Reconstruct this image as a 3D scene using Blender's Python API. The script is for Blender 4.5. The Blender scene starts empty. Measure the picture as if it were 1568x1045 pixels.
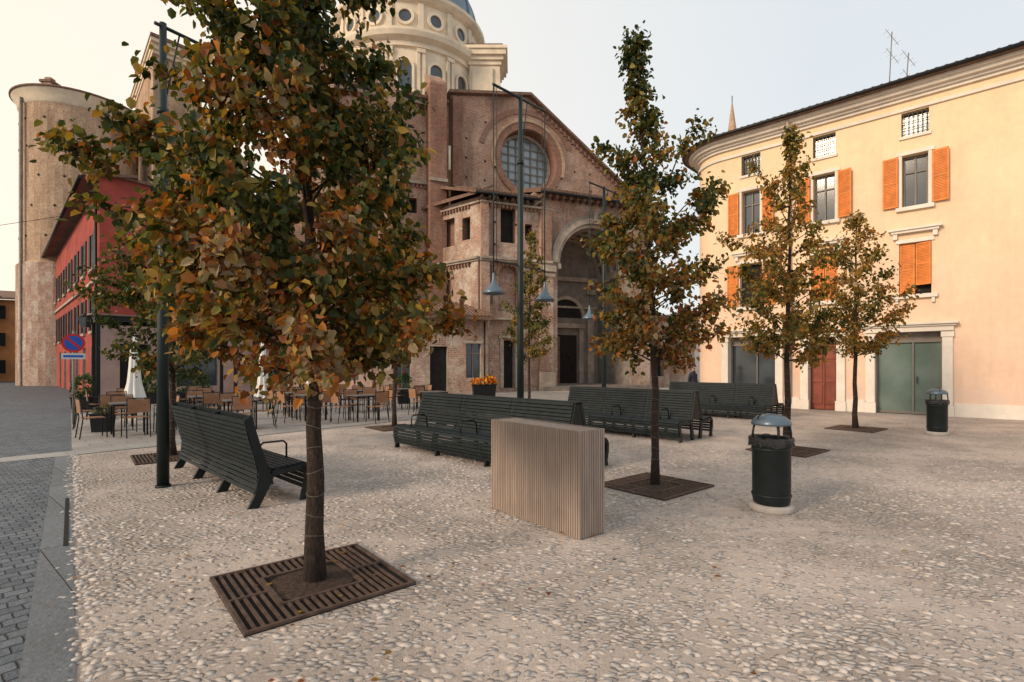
import bpy, math, random
import numpy as np
from mathutils import Vector, Matrix
random.seed(7)
S = bpy.context.scene
COL = S.collection

# ---------------------------------------------------------------- materials
def newmat(name):
    m = bpy.data.materials.new(name); m.use_nodes = True
    nt = m.node_tree; nt.nodes.clear()
    out = nt.nodes.new('ShaderNodeOutputMaterial')
    b = nt.nodes.new('ShaderNodeBsdfPrincipled')
    nt.links.new(b.outputs[0], out.inputs[0])
    return m, nt, b, out
def N(nt, t, **kw):
    n = nt.nodes.new(t)
    for k, v in kw.items():
        if hasattr(n, k): setattr(n, k, v)
        else: n.inputs[k.replace('_', ' ')].default_value = v
    return n
def ramp(nt, fac, stops):
    r = nt.nodes.new('ShaderNodeValToRGB')
    e = r.color_ramp.elements
    while len(e) < len(stops): e.new(0.5)
    for i, (p, c) in enumerate(stops):
        e[i].position = p; e[i].color = (c[0], c[1], c[2], 1) if not isinstance(c, (int, float)) else (c, c, c, 1)
    nt.links.new(fac, r.inputs[0]); return r.outputs[0]
def mixc(nt, fac, a, b, mode='MIX'):
    m = nt.nodes.new('ShaderNodeMix'); m.data_type = 'RGBA'; m.blend_type = mode
    for i, v in ((0, fac), (6, a), (7, b)):
        if isinstance(v, (int, float)): m.inputs[i].default_value = v
        elif isinstance(v, (tuple, list)): m.inputs[i].default_value = (v[0], v[1], v[2], 1)
        else: nt.links.new(v, m.inputs[i])
    return m.outputs[2]
def noise(nt, vec, scale, detail=4, rough=.6):
    n = nt.nodes.new('ShaderNodeTexNoise'); n.inputs['Scale'].default_value = scale
    n.inputs['Detail'].default_value = detail; n.inputs['Roughness'].default_value = rough
    if vec is not None: nt.links.new(vec, n.inputs['Vector'])
    return n.outputs[0]
def bump(nt, b, h, strength=.3, dist=.02):
    n = nt.nodes.new('ShaderNodeBump'); n.inputs['Strength'].default_value = strength
    n.inputs['Distance'].default_value = dist
    nt.links.new(h, n.inputs['Height']); nt.links.new(n.outputs[0], b.inputs['Normal'])
def sc(c, f): return tuple(min(1, x * f) for x in c)

def plain(name, col, rough=.6, metal=0., var=.15, scale=3., bmp=.0, big=.0, spec=.3):
    m, nt, b, _ = newmat(name)
    tc = N(nt, 'ShaderNodeTexCoord').outputs['Object']
    n1 = noise(nt, tc, scale, 3)
    c = ramp(nt, n1, [(.3, sc(col, 1 - var)), (.7, sc(col, 1 + var))])
    if big:
        n2 = noise(nt, tc, .45, 5, .7)
        c = mixc(nt, ramp(nt, n2, [(.42, 0), (.66, big)]), c, sc(col, .55))
    nt.links.new(c, b.inputs['Base Color'])
    b.inputs['Roughness'].default_value = rough; b.inputs['Metallic'].default_value = metal
    b.inputs['Specular IOR Level'].default_value = spec
    if bmp: bump(nt, b, noise(nt, tc, scale * 6, 3), bmp, .02)
    return m

def brick(name, c1, c2, mortar, plaster, pl=.35, stain=.4):
    m, nt, b, _ = newmat(name)
    uv = N(nt, 'ShaderNodeTexCoord').outputs['UV']
    br = N(nt, 'ShaderNodeTexBrick'); nt.links.new(uv, br.inputs['Vector'])
    br.inputs['Scale'].default_value = 1; br.inputs['Brick Width'].default_value = .34
    br.inputs['Row Height'].default_value = .11; br.inputs['Mortar Size'].default_value = .014
    br.inputs['Color1'].default_value = (*c1, 1); br.inputs['Color2'].default_value = (*c2, 1)
    br.inputs['Mortar'].default_value = (*mortar, 1); br.inputs['Bias'].default_value = -.1
    nb = noise(nt, uv, .55, 8, .75)
    c = mixc(nt, ramp(nt, nb, [(.47, 0), (.60, pl * 1.7)]), br.outputs['Color'], plaster)
    mp = N(nt, 'ShaderNodeMapping'); mp.inputs['Scale'].default_value = (1.3, .35, 1); nt.links.new(uv, mp.inputs[0])
    ns = noise(nt, mp.outputs[0], .45, 8, .72)
    c = mixc(nt, ramp(nt, ns, [(.45, 0), (.64, stain)]), c, sc(c1, .34))
    nf = noise(nt, uv, 5.5, 4, .85)
    c = mixc(nt, .7, c, ramp(nt, nf, [(.30, .42), (.60, 1.0)]), 'MULTIPLY')
    c = mixc(nt, 1, c, (1.5, 1.46, 1.42), 'MULTIPLY')
    nt.links.new(c, b.inputs['Base Color']); b.inputs['Roughness'].default_value = .92
    b.inputs['Specular IOR Level'].default_value = .15
    bump(nt, b, nf, .8, .08)
    return m
M = {}
M['brick'] = brick('old_brick', (.34, .185, .13), (.24, .14, .105), (.38, .29, .22), (.43, .32, .245), .4, .65)
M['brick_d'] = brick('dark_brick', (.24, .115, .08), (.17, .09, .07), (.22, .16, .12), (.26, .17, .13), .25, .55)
M['brick_pale'] = brick('pale_brick', (.36, .235, .155), (.26, .17, .12), (.38, .29, .21), (.44, .33, .23), .4, .6)
M['brick_low'] = brick('weathered_brick', (.35, .205, .15), (.235, .155, .125), (.38, .30, .25), (.42, .36, .30), .65, .65)
M['stone'] = plain('pale_stone', (.42, .345, .275), .85, var=.3, scale=2.5, bmp=.4, big=.8)
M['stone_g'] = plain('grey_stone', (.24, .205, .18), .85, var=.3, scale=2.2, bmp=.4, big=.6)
M['drum'] = plain('drum_plaster', (.72, .60, .45), .85, var=.12, scale=.8, bmp=.15, big=.45)
M['trim'] = plain('white_trim', (.74, .67, .58), .75, var=.08, scale=3, bmp=.1, big=.25)
M['lead'] = plain('dome_lead', (.16, .21, .26), .5, .3, var=.2, scale=2)
M['glass'] = plain('window_glass', (.04, .05, .06), .1, 0, var=.3, scale=.8, spec=.8)
M['glass_b'] = plain('oculus_glass', (.24, .28, .31), .15, 0, var=.25, scale=1.2, spec=.8)
M['glass_g'] = plain('shop_glass', (.12, .165, .145), .1, 0, var=.2, scale=.9, spec=.8)
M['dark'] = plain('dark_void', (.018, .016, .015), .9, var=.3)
M['metal'] = plain('dark_green_metal', (.011, .016, .017), .45, .1, var=.25, scale=6, spec=.3)
M['slat'] = plain('bench_paint', (.012, .018, .020), .55, .0, var=.4, scale=9, spec=.22, bmp=.1)
M['post'] = plain('lamp_post_paint', (.014, .024, .024), .45, .2, var=.2, scale=4, spec=.35)
M['black'] = plain('black_metal', (.013, .013, .014), .45, .3, var=.2)
M['lampw'] = plain('lamp_shade', (.12, .16, .20), .35, .4, var=.1)
M['wood'] = plain('shutter_wood', (.66, .215, .045), .6, var=.18, scale=5, bmp=.1)
M['door'] = plain('door_wood', (.22, .055, .032), .5, var=.2, scale=4, bmp=.1)
M['tan'] = plain('chair_wood', (.30, .155, .085), .55, var=.2, scale=8)
M['table'] = plain('table_top', (.14, .13, .125), .4, var=.1)
M['tile'] = plain('roof_tile', (.20, .12, .085), .9, var=.4, scale=6, bmp=.5, big=.5)
M['canvas'] = plain('umbrella_canvas', (.72, .70, .66), .9, var=.06, scale=4)
M['red'] = plain('red_plaster', (.35, .068, .05), .9, var=.22, scale=1.0, bmp=.2, big=.65)
M['pink'] = plain('pink_plaster', (.40, .27, .23), .9, var=.15, scale=1.0, bmp=.2, big=.5)
M['orange'] = plain('orange_plaster', (.5, .25, .11), .9, var=.15, scale=1.0, big=.3)
M['white'] = plain('white_plaster', (.62, .60, .57), .9, var=.08, scale=1.0, big=.2)
M['conc'] = plain('bin_concrete', (.42, .37, .33), .9, var=.12, scale=14, bmp=.4)
M['bag'] = plain('bin_bag', (.012, .012, .014), .25, var=.3, scale=20, bmp=.8, spec=.6)
M['iron'] = plain('grate_iron', (.10, .065, .05), .7, .2, var=.4, scale=12, bmp=.3)
M['soil'] = plain('soil', (.085, .055, .04), .98, var=.6, scale=40, bmp=1.)
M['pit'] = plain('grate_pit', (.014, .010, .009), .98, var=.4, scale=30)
M['blue'] = plain('sign_blue', (.02, .09, .42), .4, var=.03)
M['signred'] = plain('sign_red', (.5, .02, .02), .4, var=.03)
M['skin'] = plain('skin', (.5, .3, .22), .6, var=.05)
M['coat'] = plain('dark_coat', (.03, .03, .045), .9, var=.2)
M['hair'] = plain('hair', (.05, .03, .02), .8, var=.2)
M['frame'] = plain('window_frame', (.20, .175, .15), .6, var=.1)

def cream():
    m, nt, b, _ = newmat('cream_plaster')
    g = N(nt, 'ShaderNodeTexCoord').outputs['Object']
    sep = N(nt, 'ShaderNodeSeparateXYZ'); nt.links.new(g, sep.inputs[0])
    mr = N(nt, 'ShaderNodeMapRange'); mr.inputs[1].default_value = .5; mr.inputs[2].default_value = 9
    nt.links.new(sep.outputs[2], mr.inputs[0])
    c = mixc(nt, mr.outputs[0], (.82, .57, .43), (.88, .67, .43))
    c = mixc(nt, .5, c, ramp(nt, noise(nt, g, .5, 6, .65), [(.35, .8), (.65, 1)]), 'MULTIPLY')
    c = mixc(nt, .35, c, ramp(nt, noise(nt, g, 4, 5, .75), [(.3, .78), (.7, 1)]), 'MULTIPLY')
    mp = N(nt, 'ShaderNodeMapping'); mp.inputs['Scale'].default_value = (2.5, 2.5, .25); nt.links.new(g, mp.inputs[0])
    c = mixc(nt, .3, c, ramp(nt, noise(nt, mp.outputs[0], 1, 5, .7), [(.35, .78), (.55, 1)]), 'MULTIPLY')
    mr2 = N(nt, 'ShaderNodeMapRange'); mr2.inputs[1].default_value = 1.3; mr2.inputs[2].default_value = .5
    nt.links.new(sep.outputs[2], mr2.inputs[0])
    nn = N(nt, 'ShaderNodeMath', operation='MULTIPLY'); nt.links.new(mr2.outputs[0], nn.inputs[0])
    nt.links.new(ramp(nt, noise(nt, g, 1.2, 5), [(.35, 0), (.65, .8)]), nn.inputs[1])
    c = mixc(nt, nn.outputs[0], c, (.64, .52, .44))
    nt.links.new(c, b.inputs['Base Color']); b.inputs['Roughness'].default_value = .9
    b.inputs['Specular IOR Level'].default_value = .15
    bump(nt, b, noise(nt, g, 7, 5, .7), .25, .02)
    return m
M['cream'] = cream()

def blockmat():
    m, nt, b, _ = newmat('ribbed_stone')
    g = N(nt, 'ShaderNodeTexCoord').outputs['Object']
    mp = N(nt, 'ShaderNodeMapping'); mp.inputs['Scale'].default_value = (30, 30, 1.2)
    nt.links.new(g, mp.inputs[0])
    c = ramp(nt, noise(nt, mp.outputs[0], 1, 4), [(.3, (.26, .195, .155)), (.7, (.39, .30, .245))])
    c = mixc(nt, ramp(nt, noise(nt, g, 3, 5), [(.45, 0), (.7, .4)]), c, (.20, .16, .135))
    nt.links.new(c, b.inputs['Base Color']); b.inputs['Roughness'].default_value = .85
    bump(nt, b, noise(nt, g, 40, 4), .3, .006)
    return m
M['block'] = blockmat()

def cobble():
    m, nt, b, _ = newmat('cobblestone')
    g = N(nt, 'ShaderNodeTexCoord').outputs['Object']
    wn = N(nt, 'ShaderNodeTexNoise'); wn.inputs['Scale'].default_value = 4; wn.inputs['Detail'].default_value = 1
    nt.links.new(g, wn.inputs['Vector'])
    va = N(nt, 'ShaderNodeVectorMath', operation='SCALE'); va.inputs['Scale'].default_value = .12
    nt.links.new(wn.outputs['Color'], va.inputs[0])
    ad = N(nt, 'ShaderNodeVectorMath', operation='ADD'); nt.links.new(g, ad.inputs[0]); nt.links.new(va.outputs[0], ad.inputs[1])
    mp = N(nt, 'ShaderNodeMapping'); mp.inputs['Rotation'].default_value = (0, 0, .7); mp.inputs['Scale'].default_value = (1, 1.4, 1)
    nt.links.new(ad.outputs[0], mp.inputs[0])
    v2 = N(nt, 'ShaderNodeTexVoronoi', voronoi_dimensions='2D', feature='F1'); v2.inputs['Scale'].default_value = 18
    v2.inputs['Randomness'].default_value = .85
    nt.links.new(mp.outputs[0], v2.inputs['Vector'])
    prof = ramp(nt, v2.outputs['Distance'], [(.12, 1), (.38, .75), (.58, 0)])
    sepc = N(nt, 'ShaderNodeSeparateColor'); nt.links.new(v2.outputs['Color'], sepc.inputs[0])
    stone = ramp(nt, sepc.outputs[0], [(0, (.40, .36, .335)), (.3, (.54, .475, .43)), (.55, (.61, .53, .47)), (.85, (.66, .60, .545)), (1, (.46, .44, .43))])
    sand = ramp(nt, noise(nt, g, 20, 3, .75), [(.3, (.49, .40, .34)), (.7, (.66, .56, .49))])
    cover = ramp(nt, noise(nt, g, .6, 6, .66), [(.36, .12), (.58, 1)])
    mm = N(nt, 'ShaderNodeMath', operation='MULTIPLY'); nt.links.new(cover, mm.inputs[0]); mm.inputs[1].default_value = .72
    ex = N(nt, 'ShaderNodeMath', operation='GREATER_THAN'); nt.links.new(sepc.outputs[1], ex.inputs[0]); nt.links.new(mm.outputs[0], ex.inputs[1])
    st = N(nt, 'ShaderNodeMath', operation='MULTIPLY'); nt.links.new(ex.outputs[0], st.inputs[0]); nt.links.new(prof, st.inputs[1])
    fac = ramp(nt, st.outputs[0], [(.05, 0), (.5, 1)])
    joint = mixc(nt, cover, (.37, .31, .265), sand)
    c = mixc(nt, fac, joint, stone)
    c = mixc(nt, .8, c, ramp(nt, noise(nt, g, .3, 5, .65), [(.35, .70), (.6, 1)]), 'MULTIPLY')
    c = mixc(nt, .5, c, ramp(nt, noise(nt, g, 70, 2, .7), [(.3, .68), (.7, 1)]), 'MULTIPLY')
    c = mixc(nt, ramp(nt, noise(nt, g, 1.1, 4, .65), [(.56, 0), (.75, .35)]), c, (.46, .33, .25))
    nt.links.new(c, b.inputs['Base Color']); b.inputs['Roughness'].default_value = .8
    b.inputs['Specular IOR Level'].default_value = .25
    h = N(nt, 'ShaderNodeMath', operation='MULTIPLY_ADD')
    nt.links.new(noise(nt, g, 38, 3, .75), h.inputs[0]); h.inputs[1].default_value = .45
    nt.links.new(st.outputs[0], h.inputs[2])
    bump(nt, b, h.outputs[0], 1.0, .024)
    return m
M['cobble'] = cobble()

def setts(name, c1, c2, mo, w, hgt, rot, ms=.012, wob=.04, hb=.6):
    m, nt, b, _ = newmat(name)
    g = N(nt, 'ShaderNodeTexCoord').outputs['Object']
    wn = N(nt, 'ShaderNodeTexNoise'); wn.inputs['Scale'].default_value = 7
    nt.links.new(g, wn.inputs['Vector'])
    va = N(nt, 'ShaderNodeVectorMath', operation='SCALE'); va.inputs['Scale'].default_value = wob
    nt.links.new(wn.outputs['Color'], va.inputs[0])
    ad = N(nt, 'ShaderNodeVectorMath', operation='ADD'); nt.links.new(g, ad.inputs[0]); nt.links.new(va.outputs[0], ad.inputs[1])
    mp = N(nt, 'ShaderNodeMapping'); mp.inputs['Rotation'].default_value = (0, 0, rot)
    nt.links.new(ad.outputs[0], mp.inputs[0])
    br = N(nt, 'ShaderNodeTexBrick'); nt.links.new(mp.outputs[0], br.inputs['Vector'])
    br.inputs['Scale'].default_value = 1; br.inputs['Brick Width'].default_value = w; br.inputs['Row Height'].default_value = hgt
    br.inputs['Mortar Size'].default_value = ms; br.inputs['Mortar Smooth'].default_value = .8
    br.inputs['Color1'].default_value = (*c1, 1); br.inputs['Color2'].default_value = (*c2, 1); br.inputs['Mortar'].default_value = (*mo, 1)
    c = mixc(nt, .6, br.outputs['Color'], ramp(nt, noise(nt, g, .7, 5, .65), [(.3, .6), (.65, 1)]), 'MULTIPLY')
    c = mixc(nt, .6, c, ramp(nt, noise(nt, g, 22, 4, .75), [(.3, .55), (.7, 1)]), 'MULTIPLY')
    nt.links.new(c, b.inputs['Base Color']); b.inputs['Roughness'].default_value = .68
    b.inputs['Specular IOR Level'].default_value = .3
    inv = N(nt, 'ShaderNodeMath', operation='SUBTRACT'); inv.inputs[0].default_value = 1; nt.links.new(br.outputs['Fac'], inv.inputs[1])
    h = N(nt, 'ShaderNodeMath', operation='MULTIPLY_ADD'); nt.links.new(noise(nt, g, 18, 3, .7), h.inputs[0]); h.inputs[1].default_value = hb
    nt.links.new(inv.outputs[0], h.inputs[2]); bump(nt, b, h.outputs[0], .8, .018)
    return m
A1 = math.radians(-50)
M['setts'] = setts('dark_setts', (.115, .135, .16), (.20, .22, .245), (.075, .078, .082), .125, .11, A1, .010, .030, .9)
M['slab'] = setts('kerb_slab', (.17, .185, .20), (.22, .235, .25), (.06, .058, .055), .8, 3., A1, .006, .004, .8)
M['terr'] = setts('terrace_paving', (.36, .325, .30), (.43, .39, .355), (.24, .21, .19), .6, .4, A1 + .1, .01)
M['band'] = setts('band_slabs', (.36, .345, .325), (.43, .41, .39), (.24, .215, .20), .9, .6, math.radians(-51.2), .01, .01)

def bark():
    m, nt, b, _ = newmat('bark')
    g = N(nt, 'ShaderNodeTexCoord').outputs['Object']
    mp = N(nt, 'ShaderNodeMapping'); mp.inputs['Scale'].default_value = (28, 28, 9); nt.links.new(g, mp.inputs[0])
    n = noise(nt, mp.outputs[0], 1.8, 5, .8)
    c = ramp(nt, n, [(.34, (.008, .006, .004)), (.52, (.038, .021, .014)), (.74, (.12, .07, .045))])
    nt.links.new(c, b.inputs['Base Color']); b.inputs['Roughness'].default_value = .95
    bump(nt, b, n, 1., .03); return m
M['bark'] = bark()
def leafmat(name='leaves'):
    m, nt, b, out = newmat(name)
    at = N(nt, 'ShaderNodeAttribute'); at.attribute_name = 'Col'
    nt.links.new(at.outputs['Color'], b.inputs['Base Color'])
    b.inputs['Roughness'].default_value = .5; b.inputs['Specular IOR Level'].default_value = .25
    tr = N(nt, 'ShaderNodeBsdfTranslucent')
    nt.links.new(mixc(nt, 1, at.outputs['Color'], (1.7, 1.4, .6), 'MULTIPLY'), tr.inputs['Color'])
    mx = N(nt, 'ShaderNodeMixShader'); mx.inputs[0].default_value = .35
    nt.links.new(b.outputs[0], mx.inputs[1]); nt.links.new(tr.outputs[0], mx.inputs[2]); nt.links.new(mx.outputs[0], out.inputs[0])
    return m
M['leaf'] = leafmat()

# ---------------------------------------------------------------- mesh builder
class MB:
    def __init__(s): s.v = []; s.f = []; s.m = []; s.mats = []; s.sm = []
    def mi(s, k):
        if k not in s.mats: s.mats.append(k)
        return s.mats.index(k)
    def poly(s, pts, mat, smooth=False):
        i = len(s.v); s.v.extend([tuple(p) for p in pts]); s.f.append(tuple(range(i, i + len(pts)))); s.m.append(s.mi(mat)); s.sm.append(smooth)
    def hexa(s, P, mat):
        i = len(s.v); s.v.extend([tuple(p) for p in P]); k = s.mi(mat)
        for f in ((0, 3, 2, 1), (4, 5, 6, 7), (0, 1, 5, 4), (1, 2, 6, 5), (2, 3, 7, 6), (3, 0, 4, 7)):
            s.f.append(tuple(i + a for a in f)); s.m.append(k); s.sm.append(False)
    def box(s, x0, x1, y0, y1, z0, z1, mat):
        s.hexa([(x0, y0, z0), (x1, y0, z0), (x1, y1, z0), (x0, y1, z0), (x0, y0, z1), (x1, y0, z1), (x1, y1, z1), (x0, y1, z1)], mat)
    def prism(s, poly, z0, z1, mat, top=None):
        n = len(poly)
        s.poly([(x, y, z1) for x, y in poly], top or mat); s.poly([(x, y, z0) for x, y in reversed(poly)], mat)
        for i in range(n):
            a = poly[i]; c = poly[(i + 1) % n]
            s.poly([(a[0], a[1], z0), (c[0], c[1], z0), (c[0], c[1], z1), (a[0], a[1], z1)], mat)
    def tube(s, pts, rad, mat, n=8, cap=True):
        pts = [Vector(p) for p in pts]
        if isinstance(rad, (int, float)): rad = [rad] * len(pts)
        base = len(s.v); k = s.mi(mat)
        up = Vector((0, 0, 1))
        for i, p in enumerate(pts):
            t = (pts[min(i + 1, len(pts) - 1)] - pts[max(i - 1, 0)]).normalized()
            a = t.cross(up) if abs(t.z) < .95 else t.cross(Vector((1, 0, 0)))
            a.normalize(); b = t.cross(a)
            for j in range(n):
                q = p + (a * math.cos(2 * math.pi * j / n) + b * math.sin(2 * math.pi * j / n)) * rad[i]
                s.v.append(tuple(q))
        for i in range(len(pts) - 1):
            for j in range(n):
                a0 = base + i * n + j; a1 = base + i * n + (j + 1) % n
                s.f.append((a0, a1, a1 + n, a0 + n)); s.m.append(k); s.sm.append(True)
        if cap:
            s.f.append(tuple(base + j for j in reversed(range(n)))); s.m.append(k); s.sm.append(False)
            e = base + (len(pts) - 1) * n
            s.f.append(tuple(e + j for j in range(n))); s.m.append(k); s.sm.append(False)
    def lathe(s, c, prof, mat, n=32, a0=0, a1=2 * math.pi, smooth=True):
        k = s.mi(mat); base = len(s.v); full = abs(a1 - a0 - 2 * math.pi) < 1e-6
        cnt = n if full else n + 1
        for r, z in prof:
            for j in range(cnt):
                a = a0 + (a1 - a0) * j / n
                s.v.append((c[0] + r * math.cos(a), c[1] + r * math.sin(a), z))
        for i in range(len(prof) - 1):
            for j in range(n):
                j2 = (j + 1) % cnt
                p = base + i * cnt
                s.f.append((p + j, p + j2, p + cnt + j2, p + cnt + j)); s.m.append(k); s.sm.append(smooth)
    def build(s, name, parent=None, recalc=False):
        me = bpy.data.meshes.new(name); me.from_pydata(s.v, [], s.f)
        for k in s.mats: me.materials.append(M[k])
        me.polygons.foreach_set('material_index', s.m); me.polygons.foreach_set('use_smooth', s.sm)
        uv = me.uv_layers.new(name='UVMap'); me.update()
        co = np.empty(len(me.vertices) * 3); me.vertices.foreach_get('co', co); co = co.reshape(-1, 3)
        data = np.zeros((len(me.loops), 2))
        for p in me.polygons:
            n = p.normal
            for li in p.loop_indices:
                c = co[me.loops[li].vertex_index]
                if abs(n.z) > .75: data[li] = (c[0], c[1])
                else:
                    l = math.hypot(n.x, n.y) or 1
                    data[li] = (c[0] * -n.y / l + c[1] * n.x / l, c[2])
        uv.data.foreach_set('uv', data.ravel())
        o = bpy.data.objects.new(name, me); COL.objects.link(o)
        if parent: o.parent = parent
        return o
def empty(name, loc=(0, 0, 0), rot=0):
    e = bpy.data.objects.new(name, None); e.location = loc; e.rotation_euler = (0, 0, rot); e.empty_display_size = .3
    COL.objects.link(e); return e
def inst(name, src, loc, rot):
    e = empty(name, loc, rot)
    for ch in src.children:
        o = bpy.data.objects.new(ch.name.split('.')[0], ch.data); COL.objects.link(o); o.parent = e
    return e

class Wall:
    """vertical wall frame: s along, z up, o outward (right of direction)"""
    def __init__(w, p0, p1):
        w.p0 = Vector(p0); w.p1 = Vector(p1); d = w.p1 - w.p0; w.L = d.length; w.d = d / w.L; w.n = Vector((w.d.y, -w.d.x))
    def P(w, s, z, o=0):
        q = w.p0 + w.d * s + w.n * o; return (q.x, q.y, z)
    def box(w, mb, s0, s1, z0, z1, o0, o1, mat):
        mb.hexa([w.P(s0, z0, o1), w.P(s1, z0, o1), w.P(s1, z0, o0), w.P(s0, z0, o0),
                 w.P(s0, z1, o1), w.P(s1, z1, o1), w.P(s1, z1, o0), w.P(s0, z1, o0)], mat)
    def ring(w, mb, sc_, zc, r0, r1, o0, o1, a0, a1, n, mat):
        for i in range(n):
            A = a0 + (a1 - a0) * i / n; B = a0 + (a1 - a0) * (i + 1) / n
            q = lambda r, a, o: w.P(sc_ + r * math.cos(a), zc + r * math.sin(a), o)
            mb.hexa([q(r0, A, o1), q(r1, A, o1), q(r1, A, o0), q(r0, A, o0), q(r0, B, o1), q(r1, B, o1), q(r1, B, o0), q(r0, B, o0)], mat)
    def panel(w, mb, z0, z1, ops, mat, s0=0, s1=None):
        s1 = w.L if s1 is None else s1
        ss = sorted(set([s0, s1] + [o[0] for o in ops] + [o[1] for o in ops]))
        zs = sorted(set([z0, z1] + [o[2] for o in ops] + [o[3] for o in ops]))
        for i in range(len(ss) - 1):
            for j in range(len(zs) - 1):
                cs = (ss[i] + ss[i + 1]) / 2; cz = (zs[j] + zs[j + 1]) / 2
                if any(o[0] < cs < o[1] and o[2] < cz < o[3] for o in ops): continue
                mb.poly([w.P(ss[i], zs[j]), w.P(ss[i + 1], zs[j]), w.P(ss[i + 1], zs[j + 1]), w.P(ss[i], zs[j + 1])], mat)
        for (a, b, c, d, kind, dep, rev, back) in ops:
            cs = (a + b) / 2; r = (b - a) / 2
            if kind == 'flat': out = [(a, c), (b, c), (b, d), (a, d)]
            elif kind == 'arch':
                arc = [(cs + r * math.cos(t), d - r + r * math.sin(t)) for t in [math.pi * k / 18 for k in range(19)]]
                out = [(a, c), (b, c)] + arc
                for k in range(18):
                    corner = (b, d) if k < 9 else (a, d)
                    mb.poly([w.P(*corner), w.P(*arc[k + 1]), w.P(*arc[k])], mat)
            else:
                zc = (c + d) / 2; out = [(cs + r * math.cos(t), zc + r * math.sin(t)) for t in [2 * math.pi * k / 36 for k in range(36)]]
                for k in range(36):
                    corner = [(b, d), (a, d), (a, c), (b, c)][k // 9]
                    mb.poly([w.P(*corner), w.P(*out[(k + 1) % 36]), w.P(*out[k])], mat)
            n = len(out)
            for k in range(n):
                p, q = out[k], out[(k + 1) % n]
                if p == q: continue
                mb.poly([w.P(p[0], p[1], 0), w.P(p[0], p[1], -dep), w.P(q[0], q[1], -dep), w.P(q[0], q[1], 0)], rev)
            mb.poly([w.P(p[0], p[1], -dep) for p in out], back)

# ---------------------------------------------------------------- ground
def sheet(name, pts, z, mat):
    mb = MB(); mb.poly([(x, y, z) for x, y in pts], mat); return mb.build(name)
sheet('ground', [(-400, -200), (400, -200), (400, 600), (-400, 600)], 0, 'cobble')
bd = Vector((.626, .78)); B0 = Vector((-7.85, 9.2)); ld = Vector((-.65, .76))
def V2(v): return (v.x, v.y)
sheet('street_paving', [(1.85, -2.13), V2(B0), V2(B0 - bd * 26), (-30, -14), (1.85, -14)], .004, 'setts')
sheet('side_street', [V2(B0), V2(B0 + ld * 60), (-90, 60), V2(B0 - bd * 26)], .004, 'setts')
bn = Vector((-.78, .626))
sheet('terrace_pavement', [V2(B0), V2(B0 + bd * 24), V2(B0 + bd * 24 + bn * 12), V2(B0 + ld * 40)], .005, 'terr')
sheet('stone_band_path', [V2(B0 - bd * 26), V2(B0 + bd * 15), V2(B0 + bd * 15 + bn * .6), V2(B0 - bd * 26 + bn * .6)], .010, 'band')
mb = MB()
q0 = Vector((1.85, -2.13)); q1 = B0; pn = Vector((-.76, -.65)) * .22
mb.poly([(q0.x, q0.y, .009), (q1.x, q1.y, .009), (q1.x + pn.x, q1.y + pn.y, .009), (q0.x + pn.x, q0.y + pn.y, .009)], 'slab'); mb.build('kerb')
mb = MB()
a = Vector((-3.95, 4.54)); b_ = Vector((-5.35, 6.18)); w_ = Vector((.76, .65)) * .035
mb.poly([(a.x, a.y, .014), (a.x + w_.x, a.y + w_.y, .014), (b_.x + w_.x, b_.y + w_.y, .014), (b_.x, b_.y, .014)], 'dark'); mb.build('drain_channel')

def pebbles(n=9500):
    rng = np.random.default_rng(3)
    ico = [(0, 0, 1)] + [(math.cos(a) * .85, math.sin(a) * .85, .55) for a in np.arange(6) * math.pi / 3] + [(math.cos(a), math.sin(a), 0) for a in np.arange(6) * math.pi / 3 + .3]
    fc = [(0, 1 + i, 1 + (i + 1) % 6) for i in range(6)] + [(1 + i, 7 + i, 7 + (i + 1) % 6) for i in range(6)] + [(1 + i, 7 + (i + 1) % 6, 1 + (i + 1) % 6) for i in range(6)]
    ico = np.array(ico); V = []; F = []; c = 0
    cen = rng.uniform(-1, 1, (26, 2)) * np.array([6, 4]) + np.array([1.8, 5.5])
    for i_ in range(n):
        if i_ < 900:   # ragged joint along the kerb: the cobbles run up to and onto the slab edge
            t = rng.uniform(0, 1) ** .8; x, y = Vector((1.85, -2.13)).lerp(B0, t); j = rng.normal(.03, .05); x += .76 * j; y += .65 * j
        elif rng.random() < .65:
            k = cen[rng.integers(26)]; x, y = k + rng.normal(0, .6, 2)
        else: x = rng.uniform(-4, 9); y = rng.uniform(1.2, 10)
        if i_ >= 900 and (x - 1.85) * .76 + (y + 2.13) * .65 < .08: continue
        if abs((x + 1.48) * .766 + (y - 3.81) * .643) < .6 and abs(-(x + 1.48) * .643 + (y - 3.81) * .766) < .56: continue
        if abs((x - 1.9) * .766 + (y - 6.87) * .643) < .6 and abs(-(x - 1.9) * .643 + (y - 6.87) * .766) < .56: continue
        sz = rng.uniform(.012, .034); rot = rng.uniform(0, 6.28)
        p = ico * np.array([sz * 1.3, sz * .85, sz * (.26 if i_ >= 900 else .5)]) * rng.uniform(.85, 1.15, (13, 1))
        cs, sn = math.cos(rot), math.sin(rot)
        px = p[:, 0] * cs - p[:, 1] * sn + x; py = p[:, 0] * sn + p[:, 1] * cs + y
        V.append(np.stack([px, py, p[:, 2] - .001], 1)); F += [tuple(c + i for i in f) for f in fc]; c += 13
    V = np.concatenate(V)
    me = bpy.data.meshes.new('pebbles'); me.from_pydata(V.tolist(), [], F)
    me.polygons.foreach_set('use_smooth', [True] * len(F)); me.materials.append(M['peb'])
    o = bpy.data.objects.new('cobble_pebbles', me); COL.objects.link(o)
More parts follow.
